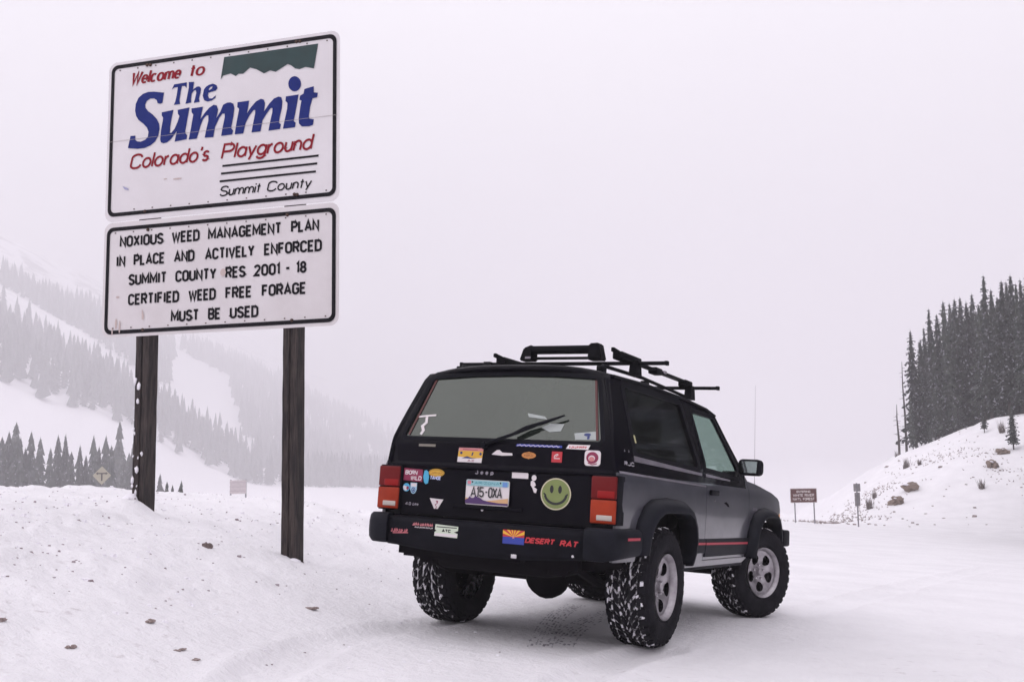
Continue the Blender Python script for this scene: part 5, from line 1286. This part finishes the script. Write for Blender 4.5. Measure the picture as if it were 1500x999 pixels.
def stick(polys, m, lab=None, mp=rmap, lift=0, parent=None, name='sticker'):
    o = decal(name, polys, mp, m, parent or car, lift)
    if lab: o['label'] = lab
    return o
# number plate
pl = sheet('number_plate', rrect(-.125, .843, .188, 1.000, .012), [], [], [], lambda y, z: (-.852, y, z), .003, SW, car, True)
pm = lambda y, z, l: Vector((-.8565-l, y, z))
decal('plate_sky', [rrect(-.122, .962, .185, .997, .01)], pm, flat('plate_teal', (.25, .46, .50)), pl)
decal('plate_desert', [[(-.122, .862), (.185, .862), (.185, .885), (.13, .878), (.04, .870), (-.05, .882), (-.122, .893)]], pm, flat('plate_sand', (.60, .36, .18)), pl, .0003)
decal('plate_mountains', [[(.185, .856), (.185, .872), (.165, .880), (.155, .895), (.14, .884), (.125, .886), (.11, .899), (.09, .889), (.075, .886), (.055, .874), (.02, .868), (-.05, .862), (-.122, .861), (-.122, .849), (.185, .849)]], pm, flat('plate_purple', (.06, .02, .11)), pl, .0006)
decal('plate_lettering', tword('A15', .150, .052, .890, .066, .0085, 0, .25)+tword('0XA', .022, -.078, .890, .066, .0085, 0, .25)+[rect(.030, .920, .042, .930)], pm, SK, pl, .0009)
decal('plate_tab', [rect(-.112, .962, -.078, .992)], pm, flat('tab_blue', (.12, .25, .55)), pl, .0009)
decal('plate_tab', [rect(.150, .970, .176, .992)], pm, flat('tab_pink', (.6, .2, .25)), pl, .0009)
decal('plate_state_name', tword('ARIZONA', .125, -.055, .972, .016, .0028), pm, flat('plate_teal_ink', (.05, .25, .3)), pl, .0009)
for y, z in ((.140, .985), (-.063, .985)): decal('plate_bolt', [ell(y, z, .006, .006, 10)], pm, SK, pl, .0012)
lathe('hatch_lock', [(0, -.850), (.009, -.848), (.011, -.830)], CHROME, hatch, 12, 'X', (0, .063, .814), False)
decal('tailgate_badge', tword('Jeep', .140, .005, 1.012+.022, .028, .0065, 0, .9), rmap, TRIM, hatch)
stick(tword('4.0', .700, .650, .812, .019, .004)+tword('Litre', .635, .583, .812, .019, .004, .2), TRIM, 'small silver engine badge at lower left', name='badge')
# smiley
cy_, cz_ = -.4365, .9395
sm = stick([ell(cy_, cz_, .1025, .0965, 40)], flat('smiley_edge', (.55, .50, .36)), 'round green smiley face sticker', name='smiley_sticker')
decal('face', [ell(cy_, cz_, .095, .089, 40)], rmap, flat('smiley_green', (.20, .25, .075), var=.2), sm, .0004)
decal('eye', [ell(cy_+.028, cz_+.028, .0125, .024, 16)], rmap, SK, sm, .0008); decal('eye', [ell(cy_-.028, cz_+.028, .0125, .024, 16)], rmap, SK, sm, .0008)
decal('mouth', ribbon([(cy_+.073*math.cos(rad(a)), cz_+.003+.062*math.sin(rad(a))) for a in range(188, 353, 8)], .0155)+ribbon([(cy_-.082, cz_+.002), (cy_-.066, cz_-.010)], .010)+ribbon([(cy_+.082, cz_+.002), (cy_+.066, cz_-.010)], .010), rmap, SK, sm, .0008)
# born wild
s_ = stick([[(.727, 1.052), (.728, .972), (.562, .966), (.562, 1.046)]], SMR, 'maroon sticker with white words')
decal('white_lettering', tword('BORN', .718, .612, 1.010, .028, .006, .1)+tword('WILD', .672, .572, .975, .028, .006, .1), rmap, SW, s_, .0004)
s_ = stick([[(.548, 1.040), (.556, 1.0), (.545, .965), (.53, .953), (.508, .960), (.502, 1.0), (.512, 1.035), (.53, 1.045)]], SLB, 'light blue lake-shaped sticker')
decal('white_lettering', tword('TAHOE', .495, .396, .985, .024, .006, .15), rmap, flat('tahoe_ink', (.45, .5, .75)), s_, .0004)
s_ = stick([ell(.438, 1.030, .070, .026, 24)], SY_, 'yellow oval sticker'); decal('oval_ring', [(ell(.438, 1.030, .064, .021, 24), ell(.438, 1.030, .060, .018, 24)[::-1])]+squig(.485, .392, 1.022, .014, .003, 2), rmap, flat('ochre_ink', (.28, .12, .01)), s_, .0004)
s_ = stick([ell(.700, .926, .028, .027, 20)], SLB, 'round blue and white sticker'); decal('white_patch', [[(.727, .93), (.715, .938), (.70, .932), (.688, .925), (.692, .91), (.705, .903), (.72, .912)]], rmap, SW, s_, .0004); decal('dark_patch', [ell(.690, .922, .011, .012, 10)], rmap, SMR, s_, .0006)
s_ = stick([[(.668, .958), (.668, .915), (.655, .892), (.638, .886), (.620, .892), (.607, .915), (.607, .958)]], flat('shield_blue', (.30, .48, .62)), 'small shield-shaped sticker'); decal('white_top', [rect(.612, .934, .660, .955)], rmap, SW, s_, .0004); decal('emblem', [(ell(.638, .911, .018, .018, 16), ell(.638, .911, .012, .012, 16)[::-1]), [(.648, .904), (.628, .904), (.638, .922)]], rmap, SDB, s_, .0004)
s_ = stick([[(.482, .866), (.362, .862), (.421, .776)]], SW, 'white triangle sticker pointing down'); decal('emblem', ribbon([(.424, .852), (.410, .836), (.428, .826), (.416, .812), (.424, .798)], .005)+[ell(.412, .846, .009, .006, 8)], rmap, SMR, s_, .0004)
stick([rect(.580, 1.198, .450, 1.214)], SBG, 'faded beige strip sticker', lift=.001)
s_ = stick([[(.270, 1.199), (.276, 1.107), (.096, 1.107), (.088, 1.199)]], SW, 'pink, yellow and white picture sticker')
decal('pink_band', [rect(.269, 1.180, .089, 1.1985)], rmap, SPK, s_, .0004); decal('yellow_band', [[(.270, 1.180), (.274, 1.142), (.20, 1.138), (.15, 1.134), (.094, 1.137), (.090, 1.180)]], rmap, SY_, s_, .0004)
decal('dark_hill', [[(.245, 1.132), (.205, 1.146), (.17, 1.136), (.13, 1.133), (.17, 1.131)], ell(.250, 1.166, .010, .009, 10), ell(.107, 1.163, .009, .010, 10), [(.175, 1.15), (.165, 1.15), (.158, 1.172), (.168, 1.172)]], rmap, SDB, s_, .0008); decal('small_mark', tword('AZ', .2, .15, 1.112, .012, .003)+[rect(.24, 1.186, .13, 1.190)], rmap, SMR, s_, .0008)
stick([[(.027, 1.163), (.012, 1.176), (-.010, 1.192), (-.028, 1.194), (-.050, 1.178), (-.120, 1.176), (-.124, 1.162), (-.05, 1.158)]], SW, 'white swoosh-shaped sticker')
s_ = stick([[(-.141, 1.222), (-.15, 1.236), (-.46, 1.234), (-.462, 1.220)]], SBL, 'long blue strip with white script', lift=.001)
decal('white_script', ribbon([(-.150-.0105*k, 1.226+.004*((k*7) % 3-.6)) for k in range(29)], .0055), rmap, flat('script_white', (.45, .42, .6)), s_, .0015)
s_ = stick([ell(-.238, 1.167, .050, .020, 20), [(-.21, 1.18), (-.238, 1.190), (-.266, 1.18)], [(-.21, 1.155), (-.266, 1.155), (-.238, 1.144)]], SOR, 'orange and brown shield badge sticker'); decal('brown_marks', squig(-.208, -.270, 1.161, .012, .003, 3)+[rect(-.218, 1.177, -.258, 1.180)], rmap, flat('brown_ink', (.12, .04, .01)), s_, .0004)
s_ = stick([rect(-.396, 1.131, -.467, 1.197)], SRD, 'small red square sticker'); decal('white_arcs', ribbon([(-.412-.000, 1.165)]+[(-.440+.026*math.cos(rad(a)), 1.163+.018*math.sin(rad(a))) for a in range(0, 100, 18)], .005)+ribbon([(-.44+.016*math.cos(rad(a)), 1.163+.011*math.sin(rad(a))) for a in range(0, 100, 24)], .004)+[rect(-.412, 1.152, -.452, 1.157)], rmap, SW, s_, .0004)
s_ = stick([[(-.505, 1.243), (-.65, 1.243), (-.637, 1.214), (-.490, 1.216)]], SW, 'white slanted sticker with red words', lift=.003); decal('red_words', squig(-.512, -.632, 1.222, .013, .0045, 4), rmap, SRD, s_, .0036)
s_ = stick([rrect(-.722, 1.119, -.617, 1.212, .02)], SW, 'white sticker with a round maroon emblem'); decal('emblem', [(ell(-.668, 1.168, .040, .035, 22), ell(-.664, 1.164, .022, .018, 22)[::-1])]+ribbon([(-.70, 1.133), (-.67, 1.127), (-.64, 1.136)], .006), rmap, SMR, s_, .0004); decal('emblem_fill', [ell(-.664, 1.160, .018, .014, 14)], rmap, SPK, s_, .0006)
stick([[(-.127, 1.0575), (-.13, 1.050), (-.243, 1.050), (-.240, 1.0575)]], SW, 'small white strip label', lift=.001); stick([rect(-.128, 1.022, -.243, 1.052)], SW, 'small white strip label', lift=.0005)
stick([ell(-.283, 1.030, .017, .018, 14), [(-.262, 1.008), (-.275, 1.015), (-.292, 1.0), (-.298, .985), (-.285, .975), (-.308, .962), (-.302, .938), (-.288, .940), (-.276, .966), (-.262, .985)]], SW, 'little white figure-like sticker')
# papers seen in the rear glass
PAP = flat('paper_behind_glass', (.34, .37, .36)); gmap = lambda y, z, l: Vector(rm(y, z, -.007+l))
def gstick(p, m, lab): 
    o = decal('sticker', p, gmap, m, hatch); o['label'] = lab; return o
gstick([[(-.165, 1.437), (-.29, 1.418), (-.315, 1.398), (-.18, 1.412)]], PAP, 'pale paper in the rear glass above the wiper')
gstick([[(-.285, 1.345), (-.34, 1.372), (-.440, 1.372), (-.425, 1.325), (-.35, 1.318)]], PAP, 'pale paper in the rear glass below the wiper')
s_ = gstick([[(-.520, 1.315), (-.665, 1.330), (-.675, 1.276), (-.535, 1.274)]], PAP, 'pale sticker in the right corner of the rear glass'); decal('blue_marks', [ell(-.61, 1.308, .024, .010, 10), rect(-.628, 1.280, -.612, 1.300)], gmap, SDB, s_, .001)
gstick(ribbon([(.648, 1.398), (.60, 1.404), (.515, 1.412)], .012)+ribbon([(.583, 1.398), (.575, 1.36), (.598, 1.335), (.580, 1.305), (.592, 1.278)], .020), SW, 'white lightning-like tape at the left of the rear glass')
# bumper stickers
def bs_(p, m, lab=None, lift=0, parent=None, name='sticker'): return stick(p, m, lab, bmap2, .004+lift, parent or bump, name)
bs_(squig(.666, .530, .640, .022, .006, 5)+ribbon([(.65, .632), (.53, .640)], .006), flat('dull_pink_ink', (.45, .12, .14)), 'dull pink wordmark on the left of the bumper')
s_ = bs_(squig(.500, .338, .690, .016, .006, 6), flat('pink_ink', (.50, .16, .18)), 'pink wordmark on the bumper'); bs_(squig(.480, .345, .676, .008, .0028, 7), SW, None, 0, s_, 'white_lettering')
s_ = bs_([[(.325, .708), (.327, .676), (.314, .668), (.329, .660), (.330, .636), (.160, .632), (.158, .658), (.186, .666), (.157, .676), (.156, .702)]], SGN, 'pale green and white sticker with a black mark'); bs_(tword('ATC', .276, .208, .661, .020, .0065)+[rect(.316, .690, .166, .696)], SK, None, .0004, s_, 'black_marks'); bs_([rect(.327, .636, .163, .654)], SW, None, .0003, s_, 'white_band')
# state flag with rays
fy0, fy1, fz0, fz1 = -.161, -.307, .626, .709; fcz = fz0+(fz1-fz0)*.5; fcy = (fy0+fy1)/2
fl_ = bs_([rect(fy0, fz0, fy1, fcz)], SBL, 'red, yellow and blue flag sticker on the bumper')
bs_([rect(fy0, fcz, fy1, fz1)], SRD, None, 0, fl_, 'red_field')
def edge_pt(a):
    dy, dz = math.cos(a), math.sin(a); t = min((abs(fy1-fy0)/2)/max(abs(dy), 1e-6), (fz1-fcz)/max(dz, 1e-6)); return (fcy-dy*t, fcz+dz*t)
rays = []
for k in range(13):
    if k % 2 == 0: continue
    rays.append([(fcy, fcz), edge_pt(math.pi*k/13), edge_pt(math.pi*(k+1)/13)])
bs_(rays, flat('flag_yellow', (.75, .42, .03)), None, .0004, fl_, 'yellow_rays')
bs_([[(fcy+.012*math.cos(rad(90+36*k))*(1 if k % 2 == 0 else .45), fcz+.012*math.sin(rad(90+36*k))*(1 if k % 2 == 0 else .45)) for k in range(10)]], SPK, None, .0008, fl_, 'copper_star')
bs_(tword('DESERT', -.312, -.505, .640, .034, .0085, .22), SRD, 'red slanted words beside the flag', name='sticker'); bs_(tword('RAT', -.540, -.655, .636, .036, .0085, .22), SRD, 'red slanted words beside the flag')
# side badges
smp = lambda x, z, l: Vector(smR(x, z, .004+l))
decal('side_badge', word('ii', -.70, -.62, 1.215, .022, .008)+word('RJC', -.72, -.56, 1.135, .026, .006, .1), smp, flat('grey_ink', (.40, .38, .42)), car)
decal('side_badge', [rrect(-.500, 1.285, -.475, 1.335, .008)], lambda x, z, l: Vector(smR(x, z, .008+l)), flat('yellow_ink', (.5, .48, .25)), car)
decal('side_badge', word('4x4'.upper(), 2.14, 2.28, .905, .030, .007, .1), smp, TRIM, car)
decal('dent_scuff', [[(1.30, .955), (1.36, .965), (1.42, .950), (1.45, .925), (1.40, .930), (1.36, .942)]], smp, DARK, car)

# ------------------------------------------------------------------ tyre tracks pressed in the thin snow
ICE = mat('packed_ice', (.20, .18, .21), .6, col2=(.50, .48, .53), vscale=8)
def track(pts, wdt, step, name, lb):
    V = []; F = []; r = random.Random(len(pts)); d_acc = 0
    P = [Vector((a, b)) for a, b in pts]; dense = []
    for a, b, c, d in zip([P[0]]+P[:-2], P[:-1], P[1:], P[2:]+[P[-1]]):
        for k in range(30):
            t = k/30; dense.append(.5*((2*b)+(c-a)*t+(2*a-5*b+4*c-d)*t*t+(-a+3*b-3*c+d)*t**3))
    acc = 0
    for a, b in zip(dense[:-1], dense[1:]):
        acc += (b-a).length
        if acc < step: continue
        acc = 0; d = (b-a).normalized(); nn = Vector((-d.y, d.x))
        for row in (-1, -.62, -.3, .05, .36, .7, 1):
            if r.random() < .45: continue
            c = a+nn*wdt/2*row+d*r.uniform(-.3, .3)*step; L = step*r.uniform(.3, .6); w2 = wdt*.035*r.uniform(.4, 1.2)
            q = [c+d*L+nn*w2, c-d*L*.6+nn*w2*1.8, c-d*L+nn*-w2, c+d*L*.6-nn*w2*1.8]; i0 = len(V)
            for p in q: V.append((p.x, p.y, gz(p.x, p.y)+.004))
            F.append((i0, i0+1, i0+2, i0+3))
    me = bpy.data.meshes.new(name); me.from_pydata(V, [], F); me.update(); o = link(name, me, ICE); tag(o, lb, None, None, 'stuff')
def gp2(px, py):
    P = gpx(px, py); return (P.x, P.y)
track([gp2(790, 950), gp2(804, 918), gp2(822, 898), gp2(846, 886)], .15, .05, 'tyre_track', 'dark curved tyre tread prints in the thin snow behind the car')
track([gp2(818, 948), gp2(838, 924), gp2(864, 909), gp2(900, 895)], .17, .05, 'tyre_track', 'fainter tyre tread prints under the back of the car')
